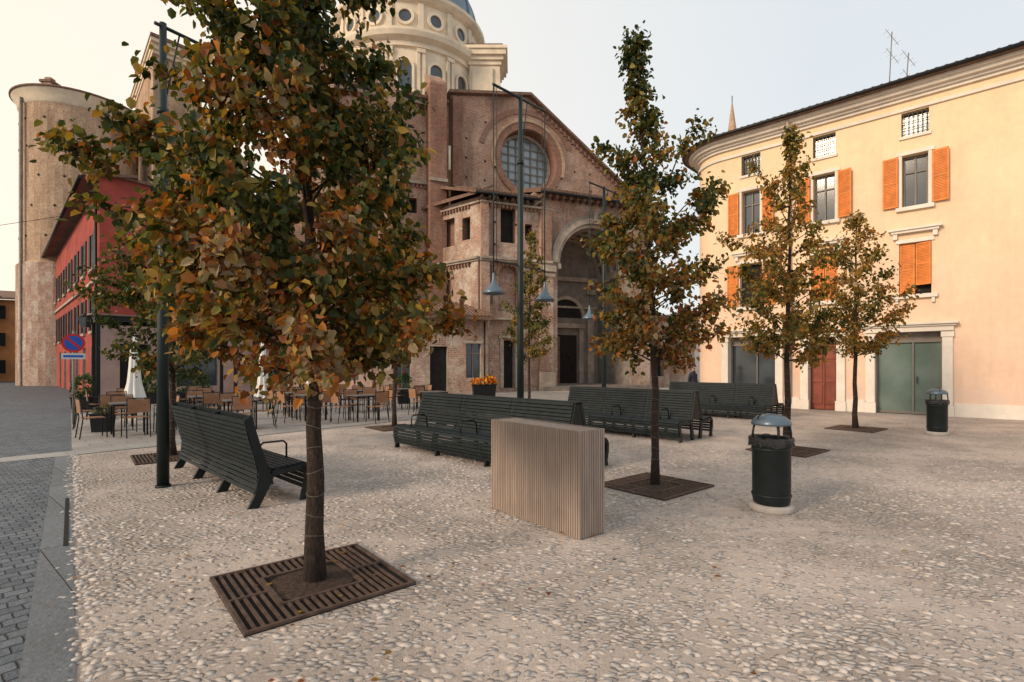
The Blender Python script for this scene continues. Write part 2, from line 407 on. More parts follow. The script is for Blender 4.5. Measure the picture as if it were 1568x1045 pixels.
def pebmat():
    m, nt, b, _ = newmat('pebble')
    gi = N(nt, 'ShaderNodeNewGeometry')
    c = ramp(nt, gi.outputs['Random Per Island'], [(0, (.34, .305, .285)), (.4, (.48, .42, .375)), (.75, (.56, .49, .44)), (1, (.46, .37, .31))])
    nt.links.new(c, b.inputs['Base Color']); b.inputs['Roughness'].default_value = .75; return m
M['peb'] = pebmat(); pebbles()

# ---------------------------------------------------------------- trees
PAL = np.array([(.030, .050, .016), (.055, .080, .022), (.105, .112, .030), (.21, .165, .040), (.34, .21, .042), (.37, .145, .028), (.25, .085, .024), (.14, .068, .030), (.34, .26, .15)])
def tree(name, x, y, H, prof, tr, nb, nl, ls, seed, wts, extra=(), rust_low=.0, tw_=1.):
    rng = np.random.default_rng(seed); e = empty(name, (x, y, 0))
    zs = [p[0] for p in prof]; cx = [p[1] for p in prof]; rr = [p[2] for p in prof]
    tb = MB()
    nseg = 14; tp = []; trd = []
    for i in range(nseg + 1):
        t = i / nseg; z = H * t * .97
        ox = np.interp(z, [0, zs[0], zs[-1]], [0, 0, cx[-1] * .8])
        tp.append((ox + rng.normal(0, .010) * (t > 0), rng.normal(0, .010) * (t > 0), z)); trd.append(tr * (1.25 if i == 0 else 1) * (1 - .88 * t ** .8) * rng.uniform(.94, 1.06) + .004)
    tp = [(a, b, c - .03 if i == 0 else c) for i, (a, b, c) in enumerate(tp)]
    tb.tube(tp, trd, 'bark', 12)
    def twig(p, d, L, r):
        pts = [p]; dd = d
        for k in range(4):
            dd = (dd + Vector(rng.normal(0, .2, 3)) + Vector((0, 0, .03))).normalized(); pts.append(pts[-1] + dd * (L / 4))
        tb.tube(pts, [r, r * .8, r * .6, r * .45, r * .3], 'bark', 4, False)
        return pts
    allt = []
    for i in range(nb):
        u = (i + .5) / nb
        ze = zs[0] + (zs[-1] - zs[0]) * (u ** .95)
        az = i * 2.39996 + rng.normal(0, .25)
        R = np.interp(ze, zs, rr) * rng.uniform(.66, 1.06); c0 = np.interp(ze, zs, cx)
        end = Vector((c0 + R * math.cos(az), R * math.sin(az), ze + rng.normal(0, .05)))
        z0 = max(zs[0] * .97, ze - R * rng.uniform(.35, .7)); z0 = min(z0, H * .93)
        k = z0 / (H * .97) * nseg; i0 = min(int(k), nseg - 1); st = Vector(tp[i0]).lerp(Vector(tp[i0 + 1]), k - i0)
        mid = st.lerp(end, .5) + Vector((0, 0, .08 * R)) + Vector(rng.normal(0, .05, 3))
        pts = [st, st.lerp(mid, .5) + Vector(rng.normal(0, .02, 3)), mid, mid.lerp(end, .5) + Vector(rng.normal(0, .03, 3)), end]
        r0 = max(.005, tr * .24 * (1 - .6 * u)); tb.tube(pts, [r0, r0 * .75, r0 * .55, r0 * .4, r0 * .2], 'bark', 6, False)
        hue = rng.normal(0, 1)
        allt.append((pts, hue, .25))
        nt_ = max(3, int(R * 9))
        for j in range(nt_):
            t = rng.uniform(.2, 1.); kk = t * 4; j0 = min(int(kk), 3); p = pts[j0].lerp(pts[j0 + 1], kk - j0)
            d = (end - st).normalized() * .6 + Vector(rng.normal(0, .6, 3)); d.normalize()
            tw = twig(p, d, rng.uniform(.18, .42) * (.25 + .65 * R) * tw_, r0 * .3)
            allt.append((tw, hue + rng.normal(0, .7), 0))
    for (a0, b0) in extra:
        a0 = Vector(a0); b0 = Vector(b0); pts = [a0.lerp(b0, t) + Vector((0, 0, .12 * math.sin(t * 3.14))) for t in (0, .25, .5, .75, 1)]
        tb.tube(pts, [.010, .008, .006, .005, .003], 'bark', 6, False); allt.append((pts, 0, .3))
        for j in range(9):
            t = rng.uniform(.25, 1); p = a0.lerp(b0, t) + Vector((0, 0, .12 * math.sin(t * 3.14)))
            d = ((b0 - a0).normalized() * .7 + Vector(rng.normal(0, .5, 3))).normalized()
            allt.append((twig(p, d, rng.uniform(.1, .26), .004), rng.normal(0, .6), 0))
    allt.append(([Vector(tp[nseg - 3]), Vector(tp[nseg - 2]), Vector(tp[nseg - 1]), Vector(tp[nseg]), Vector(tp[nseg]) + Vector((0, 0, .1))], 0, 0))
    for z in np.arange(.35, zs[0] - .1, .16):
        k = z / (H * .97) * nseg; i0 = int(k); p = Vector(tp[i0]).lerp(Vector(tp[i0 + 1]), k - i0); r_ = trd[i0] + (trd[i0 + 1] - trd[i0]) * (k - i0) + .002
        pts = [(p.x + r_ * math.cos(a), p.y + r_ * math.sin(a), z + .02 * math.sin(a + z * 9)) for a in np.linspace(0, 6.283, 13)]
        tb.tube(pts, .0018, 'frame', 4, False)
    tb.build('trunk_and_limbs', e)
    ln = np.array([sum((t[0][k + 1] - t[0][k]).length for k in range(4)) * (1 if t[2] == 0 else .5) for t in allt])
    ln = ln * rng.uniform(.35, 1.65, len(ln))
    cnt = rng.multinomial(nl, ln / ln.sum())
    cen = []; col = []
    W = np.array(wts, float); W /= W.sum(); cw = np.cumsum(W)
    for (pts, hue, tmin), c in zip(allt, cnt):
        if c == 0: continue
        t = rng.uniform(tmin, 1, c) ** .8 * 4; j = np.minimum(t.astype(int), 3); A = np.array([tuple(p) for p in pts])
        p = A[j] + (A[j + 1] - A[j]) * (t - j)[:, None] + rng.normal(0, .03 + ls * .32, (c, 3)); cen.append(p)
        zrel = (p[:, 2] - zs[0]) / (zs[-1] - zs[0])
        qv = .5 + .15 * hue + rng.normal(0, .22, c) + rust_low * (.30 - zrel)
        qv = np.clip(qv, 0, .999); idx = np.searchsorted(cw, qv); idx = np.minimum(idx, len(PAL) - 1)
        cc = PAL[idx] * rng.uniform(.6, 1.35, (c, 1)); cc = cc * (1 - .3 * (rng.random((c, 1)) < .3)); col.append(cc)
    cen = np.concatenate(cen); col = np.concatenate(col); n = len(cen)
    cxx = np.interp(cen[:, 2], zs, cx); od = np.stack([cen[:, 0] - cxx, cen[:, 1], np.zeros(n)], 1); od /= np.linalg.norm(od, axis=1)[:, None] + 1e-6
    ax = od * .5 + rng.normal(0, .6, (n, 3)) + np.array([0, 0, -.6]); ax /= np.linalg.norm(ax, axis=1)[:, None]
    nr = od * .5 + rng.normal(0, .6, (n, 3)) + np.array([0, 0, .6]); sd = np.cross(ax, nr); sd /= np.linalg.norm(sd, axis=1)[:, None] + 1e-6; nr = np.cross(sd, ax)
    L = ls * rng.uniform(.55, 1.25, n)[:, None]; Wd = L * rng.uniform(.26, .42, n)[:, None]; cv = rng.uniform(-.2, .5, n)[:, None]
    v = [cen, cen + ax * L * .28 + sd * Wd + nr * L * .16, cen + ax * L * .72 + sd * Wd * .8 + nr * L * (.14 - cv * .5), cen + ax * L - nr * L * cv,
         cen + ax * L * .72 - sd * Wd * .8 + nr * L * (.14 - cv * .5), cen + ax * L * .28 - sd * Wd + nr * L * .16]
    V = np.stack(v, 1).reshape(-1, 3)
    me = bpy.data.meshes.new('leaves'); me.vertices.add(n * 6); me.vertices.foreach_set('co', V.ravel())
    base = (np.arange(n) * 6)[:, None]; F = np.concatenate([base + np.array([0, 1, 2, 3]), base + np.array([0, 3, 4, 5])], 1).reshape(-1)
    me.loops.add(n * 8); me.loops.foreach_set('vertex_index', F.astype(np.int32))
    me.polygons.add(n * 2); me.polygons.foreach_set('loop_start', (np.arange(n * 2) * 4).astype(np.int32)); me.polygons.foreach_set('loop_total', np.full(n * 2, 4, np.int32))
    me.update(calc_edges=True); me.validate()
    ca = me.color_attributes.new('Col', 'FLOAT_COLOR', 'POINT'); cc = np.ones((n, 6, 4)); cc[:, :, :3] = col[:, None, :]
    ca.data.foreach_set('color', cc.ravel()); me.materials.append(M['leaf'])
    o = bpy.data.objects.new('leaves', me); COL.objects.link(o); o.parent = e
    return e
#      dkgrn grn olive yel  gold orng rust brown back
WG = [1.8, 2.6, 3.0, 1.9, 1.0, 1.6, 1.3, 1.2, .3]
WR = [.9, 1.9, 3.0, 2.3, 1.5, 1.9, 1.2, 1.0, .4]
WY = [.4, 1.1, 3.0, 3.6, 3.8, 2.4, .5, .4, .2]
tree('plane_tree', -1.45, 3.8, 5.6, [(1.58, .12, .70), (1.75, .08, 1.02), (2.0, -.02, 1.12), (2.35, -.20, 1.15), (2.7, -.32, 1.10), (3.14, -.28, .95), (3.8, -.2, .84), (4.3, -.26, .70), (5.0, -.2, .46), (5.7, -.15, .12)],
     .066, 94, 27000, .067, 11, WG, extra=[((-.5, -.1, 2.95), (-1.72, -.1, 3.1)), ((-.5, .2, 3.0), (-1.35, .3, 2.75))], rust_low=.8)
tree('plane_tree', 1.894, 6.83, 6.0, [(1.7, 0, .55), (2.0, 0, .92), (2.6, -.03, .92), (3.2, .02, .84), (3.7, .05, .66), (4.2, 0, .46), (4.7, -.12, .22), (5.1, -.22, .10), (6.0, -.3, .04)],
     .055, 76, 10500, .073, 12, WR, extra=[((.2, 0, 3.5), (.95, .1, 4.0)), ((.2, 0, 4.1), (.6, .1, 4.75)), ((-.1, 0, 3.9), (-.6, .1, 4.5))], rust_low=.6)
tree('plane_tree', 5.18, 9.72, 6.2, [(1.75, .05, .5), (2.1, .1, 1.0), (2.7, .12, 1.1), (3.3, .12, 1.02), (4.0, .05, .76), (4.6, .05, .46), (5.2, .1, .18), (6.1, .1, .05)],
     .06, 60, 7000, .080, 13, WY, extra=[((.0, 0, 4.3), (-.55, .1, 5.3)), ((.1, 0, 4.3), (.45, .1, 5.6)), ((-.2, 0, 3.4), (-1.2, .1, 4.0))], rust_low=.1)
tree('plane_tree', 8.68, 13.03, 5.5, [(1.9, .05, .5), (2.3, .1, .98), (3.0, .1, 1.08), (3.7, .05, .88), (4.4, 0, .58), (5.5, 0, .06)],
     .06, 50, 5200, .084, 14, WY)
tree('plane_tree', -3.03, 13.3, 5.6, [(1.8, .1, .5), (2.2, .1, .9), (3.0, .1, 1.0), (4.0, .1, .8), (5.6, 0, .06)], .06, 44, 4200, .085, 15, WR)
tree('plane_tree', .64, 19.4, 6.7, [(1.9, .1, .5), (2.4, .1, .95), (3.2, .0, .95), (4.4, .05, .7), (5.4, .15, .4), (6.7, .1, .06)], .06, 46, 4600, .095, 16, [.6, 1.8, 4.5, 3.5, 2.0, .8, .3, .2, .3])
tree('plane_tree', -5.95, 9.05, 4.5, [(1.55, 0, .6), (1.9, 0, .95), (2.6, -.1, 1.18), (3.2, -.15, 1.05), (3.9, -.1, .65), (4.5, 0, .1)], .06, 52, 8500, .078, 17, [3, 4, 3.5, .8, .5, .8, .5, .4, .2], rust_low=.2)

def grate(x, y, sx, sy, rot):
    e = empty('tree_grate', (x, y, 0), rot); mb = MB()
    hx, hy = sx / 2, sy / 2
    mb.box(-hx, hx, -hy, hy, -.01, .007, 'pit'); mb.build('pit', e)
    mb = MB(); t = .025; z0, z1 = .008, .026
    mb.box(-hx, hx, -hy, -hy + t, z0, z1, 'iron'); mb.box(-hx, hx, hy - t, hy, z0, z1, 'iron')
    mb.box(-hx, -hx + t, -hy + t, hy - t, z0, z1, 'iron'); mb.box(hx - t, hx, -hy + t, hy - t, z0, z1, 'iron')
    mb.box(-hx + t, -.26, -.012, .012, z0, z1 - .001, 'iron'); mb.box(.26, hx - t, -.012, .012, z0, z1 - .001, 'iron')
    xx = -hx + t + .03
    while xx < hx - t - .02:
        if abs(xx + .01) < .25:
            mb.box(xx, xx + .02, -hy + t, -.28, z0, z1 - .003, 'iron'); mb.box(xx, xx + .02, .28, hy - t, z0, z1 - .003, 'iron')
        else: mb.box(xx, xx + .02, -hy + t, -.013, z0, z1 - .003, 'iron'); mb.box(xx, xx + .02, .013, hy - t, z0, z1 - .003, 'iron')
        xx += .052
    for a in (-1, 1):
        mb.box(-.28, .28, a * .265 - .012, a * .265 + .012, z0, z1, 'iron'); mb.box(a * .28 - .012, a * .28 + .012, -.252, .252, z0, z1, 'iron')
    mb.build('iron_bars', e)
    mb = MB(); mb.lathe((0, 0), [(.30, .009), (.2, .022), (.08, .04), (.0, .045)], 'soil', 20); mb.build('soil', e)
    return e
for (x, y) in ((-1.48, 3.81), (1.9, 6.87), (5.2, 9.74), (8.7, 13.05), (-3.03, 13.3), (-5.95, 9.05), (.64, 19.4)): grate(x, y, 1.14, 1.06, math.radians(40))

# ---------------------------------------------------------------- lamps
def lamp(x, y, rot, arms=(-1, 1), scale=1.):
    e = empty('street_lamp', (x, y, 0), rot); e.scale = (1, 1, scale)
    mb = MB(); mb.tube([(0, 0, 0), (0, 0, 2.4), (0, 0, 5.7), (0, 0, 5.72), (0, 0, 7.05)], [.072, .066, .058, .048, .042], 'post', 16)
    mb.tube([(0, 0, 0), (0, 0, .03)], .09, 'post', 16); mb.tube([(0, 0, 5.66), (0, 0, 5.74)], .07, 'post', 16)
    mb.build('post', e)
    mb = MB(); x0, x1 = (-.76 if -1 in arms else -.1), (.76 if 1 in arms else .1)
    mb.tube([(x0, 0, 7.0), (x1, 0, 7.0)], .026, 'post', 8)
    mb.tube([(x0, 0, 3.62), (x1, 0, 3.62)], .013, 'post', 6)
    for a in arms:
        mb.tube([(a * .74, 0, 7.0), (a * .74, 0, 3.35)], .012, 'post', 6)
        if a > 0: mb.tube([(0, 0, 5.7), (a * .2, 0, 7.0)], .011, 'post', 6)
        mb.tube([(a * .66, 0, 7.0), (a * .66, 0, 3.62)], .006, 'post', 5)
    mb.build('crossbar_and_rods', e)
    for a in arms:
        mb = MB(); mb.lathe((a * .74, 0), [(.022, 3.38), (.03, 3.26), (.05, 3.2), (.09, 3.13), (.16, 3.06), (.225, 2.99), (.215, 2.98), (.15, 3.03), (.0, 3.1)], 'lampw', 24)
        mb.build('lamp_shade', e)
    return e
lamp(.17, 10.42, math.radians(45)); lamp(-4.62, 6.83, math.radians(55), (1,), .87); lamp(2.8, 15.7, math.radians(45))

# ---------------------------------------------------------------- benches
def bench_prof():
    return [(.03, .10), (.0, .24), (.0, .36), (.04, .425), (.10, .445), (.3, .425), (.46, .41), (.50, .44), (.56, .62), (.63, .84), (.68, 1.03)]
def resample(pl, step):
    out = []; acc = step * .5
    for (a, b) in zip(pl[:-1], pl[1:]):
        a = Vector(a); b = Vector(b); L = (b - a).length; t = acc
        while t < L: out.append((a + (b - a) * (t / L), (b - a).normalized())); t += step
        acc = t - L
    return out
def bench(x, y, L, rot, double):
    e = empty('park_bench', (x, y, 0), rot); D = .78
    pl = bench_prof()
    def side(mir, tag):
        f = (lambda yy: 2 * D - yy) if mir else (lambda yy: yy)
        mb = MB()
        for p, t in resample(pl, .058):
            n = Vector((-t.y, t.x)); h = t * .0225; w = n * .011
            q = [p - h - w, p + h - w, p + h + w, p - h + w]
            nb_ = max(1, round(L / 1.3))
            for k in range(nb_):
                xa, xb = .02 + (L - .04) * k / nb_ + .004, .02 + (L - .04) * (k + 1) / nb_ - .004
                P = [(xa, f(k2.x), k2.y) for k2 in q] + [(xb, f(k2.x), k2.y) for k2 in q]
                mb.hexa(P, 'slat')
        mb.build('slats_' + tag, e)
        mb = MB(); xs = [0, L - .05] + [L * k / 3 for k in (1, 2)]
        for x0 in xs:
            for i in range(len(pl) - 1):
                a = Vector(pl[i]); b = Vector(pl[i + 1]); t = (b - a).normalized(); n = Vector((t.y, -t.x))
                o0, o1 = .014, .075
                q = [a + n * o0, b + n * o0, b + n * o1, a + n * o1]
                mb.hexa([(x0, f(k.x), k.y) for k in q] + [(x0 + .05, f(k.x), k.y) for k in q], 'metal')
            for leg in ([(.05, .12), (.11, .12), (.13, .0), (.03, .0)], [(.42, .36), (.52, .38), (.72, .0), (.60, .0)] if not double else [(.50, .40), (.58, .40), (.66, .0), (.56, .0)]):
                mb.hexa([(x0 + .004, f(a), b) for a, b in leg] + [(x0 + .046, f(a), b) for a, b in leg], 'metal')
        mb.build('frame_' + tag, e)
        mb = MB()
        for x0 in (.5, L / 2, L - .5):
            mb.tube([(x0, f(.1), .45), (x0, f(.1), .62), (x0, f(.14), .66), (x0, f(.38), .66), (x0, f(.44), .6), (x0, f(.46), .43)], .013, 'metal', 6)
        mb.build('armrests_' + tag, e)
    side(False, 'front')
    if double:
        side(True, 'rear'); mb = MB()
        for x0 in (0.0, L - .05):
            P = [(.57, .44), (2 * D - .57, .44), (2 * D - .735, 1.02), (.735, 1.02)]
            mb.hexa([(x0 + .006, a, b) for a, b in P] + [(x0 + .044, a, b) for a, b in P], 'metal')
        mb.box(.0, L, .70, 2 * D - .70, 1.035, 1.055, 'slat'); mb.build('end_panels', e)
    else:
        mb = MB(); pb = [(.70, 1.0), (.66, .8), (.60, .6), (.56, .42), (.57, .26), (.60, .14)]
        for p, t in resample(pb, .058):
            n = Vector((-t.y, t.x)); h = t * .0225; w = n * .011
            q = [p - h - w, p + h - w, p + h + w, p - h + w]
            q = [k + Vector((.045, 0)) for k in q]
            mb.hexa([(0.02, k.x, k.y) for k in q] + [(L - .02, k.x, k.y) for k in q], 'slat')
        mb.build('back_slats', e)
        mb = MB()
        for x0 in (-.002, L - .052):
            for P in ([(.50, .42), (.60, .42), (.745, 1.0), (.68, 1.03)], [(.50, .42), (.60, .42), (.645, .14), (.56, .2)]):
                mb.hexa([(x0, a, b) for a, b in P] + [(x0 + .055, a, b) for a, b in P], 'metal')
        mb.build('end_cheeks', e)
    return e
bench(-2.42, 6.23, 3.3, math.radians(135.4), False)
bench(-2.33, 10.1, 4.0, math.radians(-46), True)
bench(1.04, 13.2, 3.5, math.radians(-46), True)
bench(4.94, 17.3, 3.4, math.radians(-46), True)

def block():
    ang = math.atan2(-1.08, .855); e = empty('stone_block', (-.235, 5.80, 0), ang); L, Dp, H = 1.38, .34, 1.0
    mb = MB(); mb.box(.02, L - .02, .02, Dp - .02, 0, H - .008, 'block'); mb.build('core', e)
    mb = MB(); n = 46; w = L / n
    for i in range(n):
        for yy in ((0, .019), (Dp - .019, Dp)): mb.box(i * w + .003, (i + 1) * w - .005, yy[0], yy[1], .012, H, 'block')
    n = 11; w = Dp / n
    for i in range(n):
        for xx in ((0.001, .019), (L - .019, L - .001)): mb.box(xx[0], xx[1], i * w + .003, (i + 1) * w - .005, .012, H - .001, 'block')
    mb.build('ribs', e)
    mb = MB(); mb.box(-.06, .02, .1, .26, 0, .16, 'metal'); mb.build('power_box', e)
    return e
block()

def bin_(x, y, rot=0):
    e = empty('litter_bin', (x, y, 0), rot)
    mb = MB(); mb.lathe((0, 0), [(0, 0), (.225, 0), (.23, .01), (.23, .055), (.215, .07), (0, .07)], 'conc', 32); mb.build('base', e)
    mb = MB(); mb.lathe((0, 0), [(.17, .07), (.185, .08), (.195, .14), (.198, .7), (.215, .72), (.22, .78), (.20, .80), (.18, .79), (.17, .6), (0, .6)], 'metal', 32)
    for z in (.16, .67): mb.lathe((0, 0), [(.199, z), (.206, z + .005), (.206, z + .02), (.199, z + .025)], 'metal', 32)
    mb.build('body', e)
    mb = MB(); k = mb.mi('bag')
    rng = random.Random(3); n = 40
    for (r, z, j) in ((.19, .80, .003), (.225, .812, .008), (.228, .78, .008), (.226, .75, .012), (.222, .715, .02)):
        for i in range(n):
            a = 2 * math.pi * i / n; rr = r + rng.uniform(-j, j); mb.v.append((rr * math.cos(a), rr * math.sin(a), z + rng.uniform(-j, j)))
    for l in range(4):
        for i in range(n): mb.f.append((l * n + i, l * n + (i + 1) % n, (l + 1) * n + (i + 1) % n, (l + 1) * n + i)); mb.m.append(k); mb.sm.append(True)
    mb.build('bag_rim', e)
    mb = MB()
    for a in (.4, 2.7, 4.3, 5.5):
        c, s_ = math.cos(a), math.sin(a); mb.tube([(.19 * c, .19 * s_, .72), (.195 * c, .195 * s_, .86), (.175 * c, .175 * s_, .97)], .012, 'metal', 6)
    mb.lathe((0, 0), [(.17, .94), (.205, .945), (.205, .965), (.19, 1.0), (.15, 1.035), (.09, 1.058), (0, 1.068)], 'lampw', 32)
    mb.lathe((0, 0), [(.17, .94), (.1, 1.02), (0, 1.03)], 'metal', 32)
    mb.tube([(-.17, 0, .965), (-.19, 0, 1.03), (-.1, 0, 1.09), (.06, 0, 1.09)], .008, 'metal', 6)
    mb.build('hood', e)
    return e
bin_(2.89, 5.75, .3); bin_(9.92, 12.04, 1.2)

# ---------------------------------------------------------------- cafe
def chair_src(x, y, r):
    e = empty('cafe_chair', (x, y, 0), r); mb = MB()
    for sx in (-.22, .22):
        mb.tube([(sx, -.22, 0), (sx, -.21, .44), (sx, -.21, .64), (sx, .2, .66)], .012, 'black', 6)
        mb.tube([(sx, .26, 0), (sx, .2, .44), (sx, .26, .88)], .012, 'black', 6)
    mb.tube([(-.22, .26, .88), (.22, .26, .88)], .012, 'black', 6); mb.tube([(-.22, -.21, .43), (.22, -.21, .43)], .011, 'black', 6)
    mb.build('frame', e); mb = MB()
    for k in range(7): mb.box(-.20, .20, -.2 + k * .058, -.2 + k * .058 + .05, .445, .458, 'tan')
    mb.build('seat', e); mb = MB()
    mb.hexa([(-.2, .225, .56), (.2, .225, .56), (.2, .24, .56), (-.2, .24, .56), (-.2, .25, .86), (.2, .25, .86), (.2, .265, .86), (-.2, .265, .86)], 'tan')
    mb.build('backrest', e); return e
def table_src(x, y, r):
    e = empty('cafe_table', (x, y, 0), r); mb = MB(); mb.box(-.36, .36, -.36, .36, .725, .75, 'table'); mb.build('top', e)
    mb = MB(); mb.box(-.33, .33, -.33, .33, .69, .724, 'black')
    for a in (-1, 1):
        for b in (-1, 1): mb.box(a * .31 - .018, a * .31 + .018, b * .31 - .018, b * .31 + .018, 0, .689, 'black')
    mb.build('legs', e); return e
tabs = [(-8.9, 12.0, 4), (-8.7, 14.6, 4), (-6.85, 13.0, 4), (-5.95, 15.3, 3), (-4.35, 15.1, 4), (-5.2, 18.1, 4), (-10.9, 18.1, 3), (-8.1, 18.1, 4), (-7.3, 20.8, 3), (-4.0, 19.4, 4), (-12.0, 15.9, 2), (-2.6, 17.2, 2), (-6.9, 16.6, 4), (-10.4, 13.6, 3)]
cs_ = ts_ = None; rr_ = random.Random(5)
for (x, y, k) in tabs:
    r = math.radians(40 + rr_.uniform(-6, 6))
    if ts_ is None: ts_ = table_src(x, y, r)
    else: inst('cafe_table', ts_, (x, y, 0), r)
    for j in range(k):
        a = r + j * math.pi / 2 + rr_.uniform(-.15, .15); d = rr_.uniform(.55, .72)
        px, py = x + math.sin(a) * -d, y + math.cos(a) * d
        if cs_ is None: cs_ = chair_src(px, py, a)
        else: inst('cafe_chair', cs_, (px, py, 0), a)
def umbrella(x, y, H=2.7):
    e = empty('folded_umbrella', (x, y, 0)); mb = MB(); mb.tube([(0, 0, .05), (0, 0, H)], .022, 'frame', 8); mb.box(-.25, .25, -.25, .25, 0, .06, 'conc'); mb.build('pole', e)
    mb = MB(); k = mb.mi('canvas'); n = 32; pr = [(.02, H), (.06, H - .15), (.11, H - .7), (.13, H - 1.1), (.16, H - 1.5), (.24, H - 1.95)]
    for i, (r, z) in enumerate(pr):
        for j in range(n):
            a = 2 * math.pi * j / n; f = 1 + (.28 * math.cos(8 * a + i * .2)) * (i / 5); mb.v.append((r * f * math.cos(a), r * f * math.sin(a), z + .05 * math.cos(8 * a) * (i == 5)))
    for i in range(len(pr) - 1):
        for j in range(n): mb.f.append((i * n + j, i * n + (j + 1) % n, (i + 1) * n + (j + 1) % n, (i + 1) * n + j)); mb.m.append(k); mb.sm.append(True)
    mb.tube([(-.0, -.145, H - 1.1), (.145, 0, H - 1.1), (0, .145, H - 1.1), (-.145, 0, H - 1.1), (0, -.145, H - 1.1)], .01, 'frame', 5)
    mb.build('canopy', e)
umbrella(-11.2, 15.3, 2.6); umbrella(-8.35, 17.3, 2.5); umbrella(-7.4, 19.0, 2.4)

def bush(name, x, y, sx, sy, z0, z1, n, ls, pal, rot=0, pot=None, seed=1):
    rng = np.random.default_rng(seed); e = empty(name, (x, y, 0), rot)
    if pot:
        mb = MB(); w, d, h = pot; mb.hexa([(-w * .85, -d * .85, 0), (w * .85, -d * .85, 0), (w * .85, d * .85, 0), (-w * .85, d * .85, 0), (-w, -d, h), (w, -d, h), (w, d, h), (-w, d, h)], 'black')
        mb.box(-w - .02, w + .02, -d - .02, d + .02, h + .001, h + .03, 'black'); mb.build('planter', e)
    p = rng.normal(0, 1, (n, 3)); p /= np.linalg.norm(p, axis=1)[:, None]; p = np.sign(p) * np.abs(p) ** .7; p *= rng.uniform(.45, 1, (n, 1)) ** .5
    cen = p * np.array([sx, sy, (z1 - z0) / 2]) + np.array([0, 0, (z0 + z1) / 2])
    cen[:, 2] += .05 * np.sin(cen[:, 0] * 7)
    ax = rng.normal(0, 1, (n, 3)); ax /= np.linalg.norm(ax, axis=1)[:, None]; sd = np.cross(ax, rng.normal(0, 1, (n, 3))); sd /= np.linalg.norm(sd, axis=1)[:, None]
    L = ls * rng.uniform(.6, 1.3, (n, 1)); V = np.stack([cen, cen + ax * L * .5 + sd * L * .4, cen + ax * L, cen + ax * L * .5 - sd * L * .4], 1).reshape(-1, 3)
    me = bpy.data.meshes.new('foliage'); me.from_pydata(V.tolist(), [], [(4 * i, 4 * i + 1, 4 * i + 2, 4 * i + 3) for i in range(n)])
    pal = np.array(pal); ci = pal[rng.integers(0, len(pal), n)] * rng.uniform(.6, 1.4, (n, 1)); cc = np.ones((n, 4, 4)); cc[:, :, :3] = ci[:, None]
    ca = me.color_attributes.new('Col', 'FLOAT_COLOR', 'POINT'); ca.data.foreach_set('color', cc.ravel()); me.materials.append(M['leaf'])
    o = bpy.data.objects.new('foliage', me); COL.objects.link(o); o.parent = e
GR = [(.03, .06, .02), (.05, .09, .03), (.08, .11, .04)]
bush('hedge', -10.2, 23.5, 1.6, .35, .35, 1.25, 1500, .12, GR, .2, (1.5, .28, .45), 1)
bush('hedge', -14.3, 22.0, 1.3, .35, .3, 1.4, 1200, .12, GR, .3, (1.2, .28, .45), 2)
bush('shrub_in_planter', -9.95, 12.55, .2, .2, .36, .62, 360, .05, [(.04, .06, .03), (.08, .1, .05), (.14, .12, .08)], .3, (.2, .2, .42), 3)
bush('flower_planter', -1.1, 20.2, .5, .3, .85, 1.15, 500, .1, [(.75, .22, .01), (.8, .32, .01), (.05, .09, .03)], .2, (.45, .25, .85), 4)
bush('shrub_in_planter', -14.9, 17.9, .3, .3, .5, 1.3, 500, .1, GR, .3, (.25, .25, .5), 5)
bush('shrub_in_planter', -4.6, 21.8, .3, .3, .5, 1.25, 500, .1, GR, .3, (.25, .25, .5), 6)

e = empty('traffic_sign', (-11.9, 14.0, 0), math.radians(38)); mb = MB(); mb.tube([(0, .03, 0), (0, .03, 2.55)], .03, 'frame', 8); mb.build('pole', e)
mb = MB()
def disc(mb, r, yy, mat, z=2.22):
    mb.poly([(r * math.cos(a), yy, z + r * math.sin(a)) for a in [2 * math.pi * k / 32 for k in range(32)]], mat)
mb.tube([(0, -.018, 2.22), (0, -.005, 2.22)], .25, 'signred', 32); disc(mb, .195, -.021, 'blue')
w = .022; mb.poly([(-.135 - w, -.024, 2.22 + .135 - w), (.135 - w, -.024, 2.22 - .135 - w), (.135 + w, -.024, 2.22 - .135 + w), (-.135 + w, -.024, 2.22 + .135 + w)], 'signred'); mb.build('disc', e)
mb = MB(); mb.box(-.25, .25, -.02, -.005, 1.78, 1.94, 'white'); mb.box(-.21, .21, -.024, -.021, 1.83, 1.89, 'blue'); mb.build('plate', e)

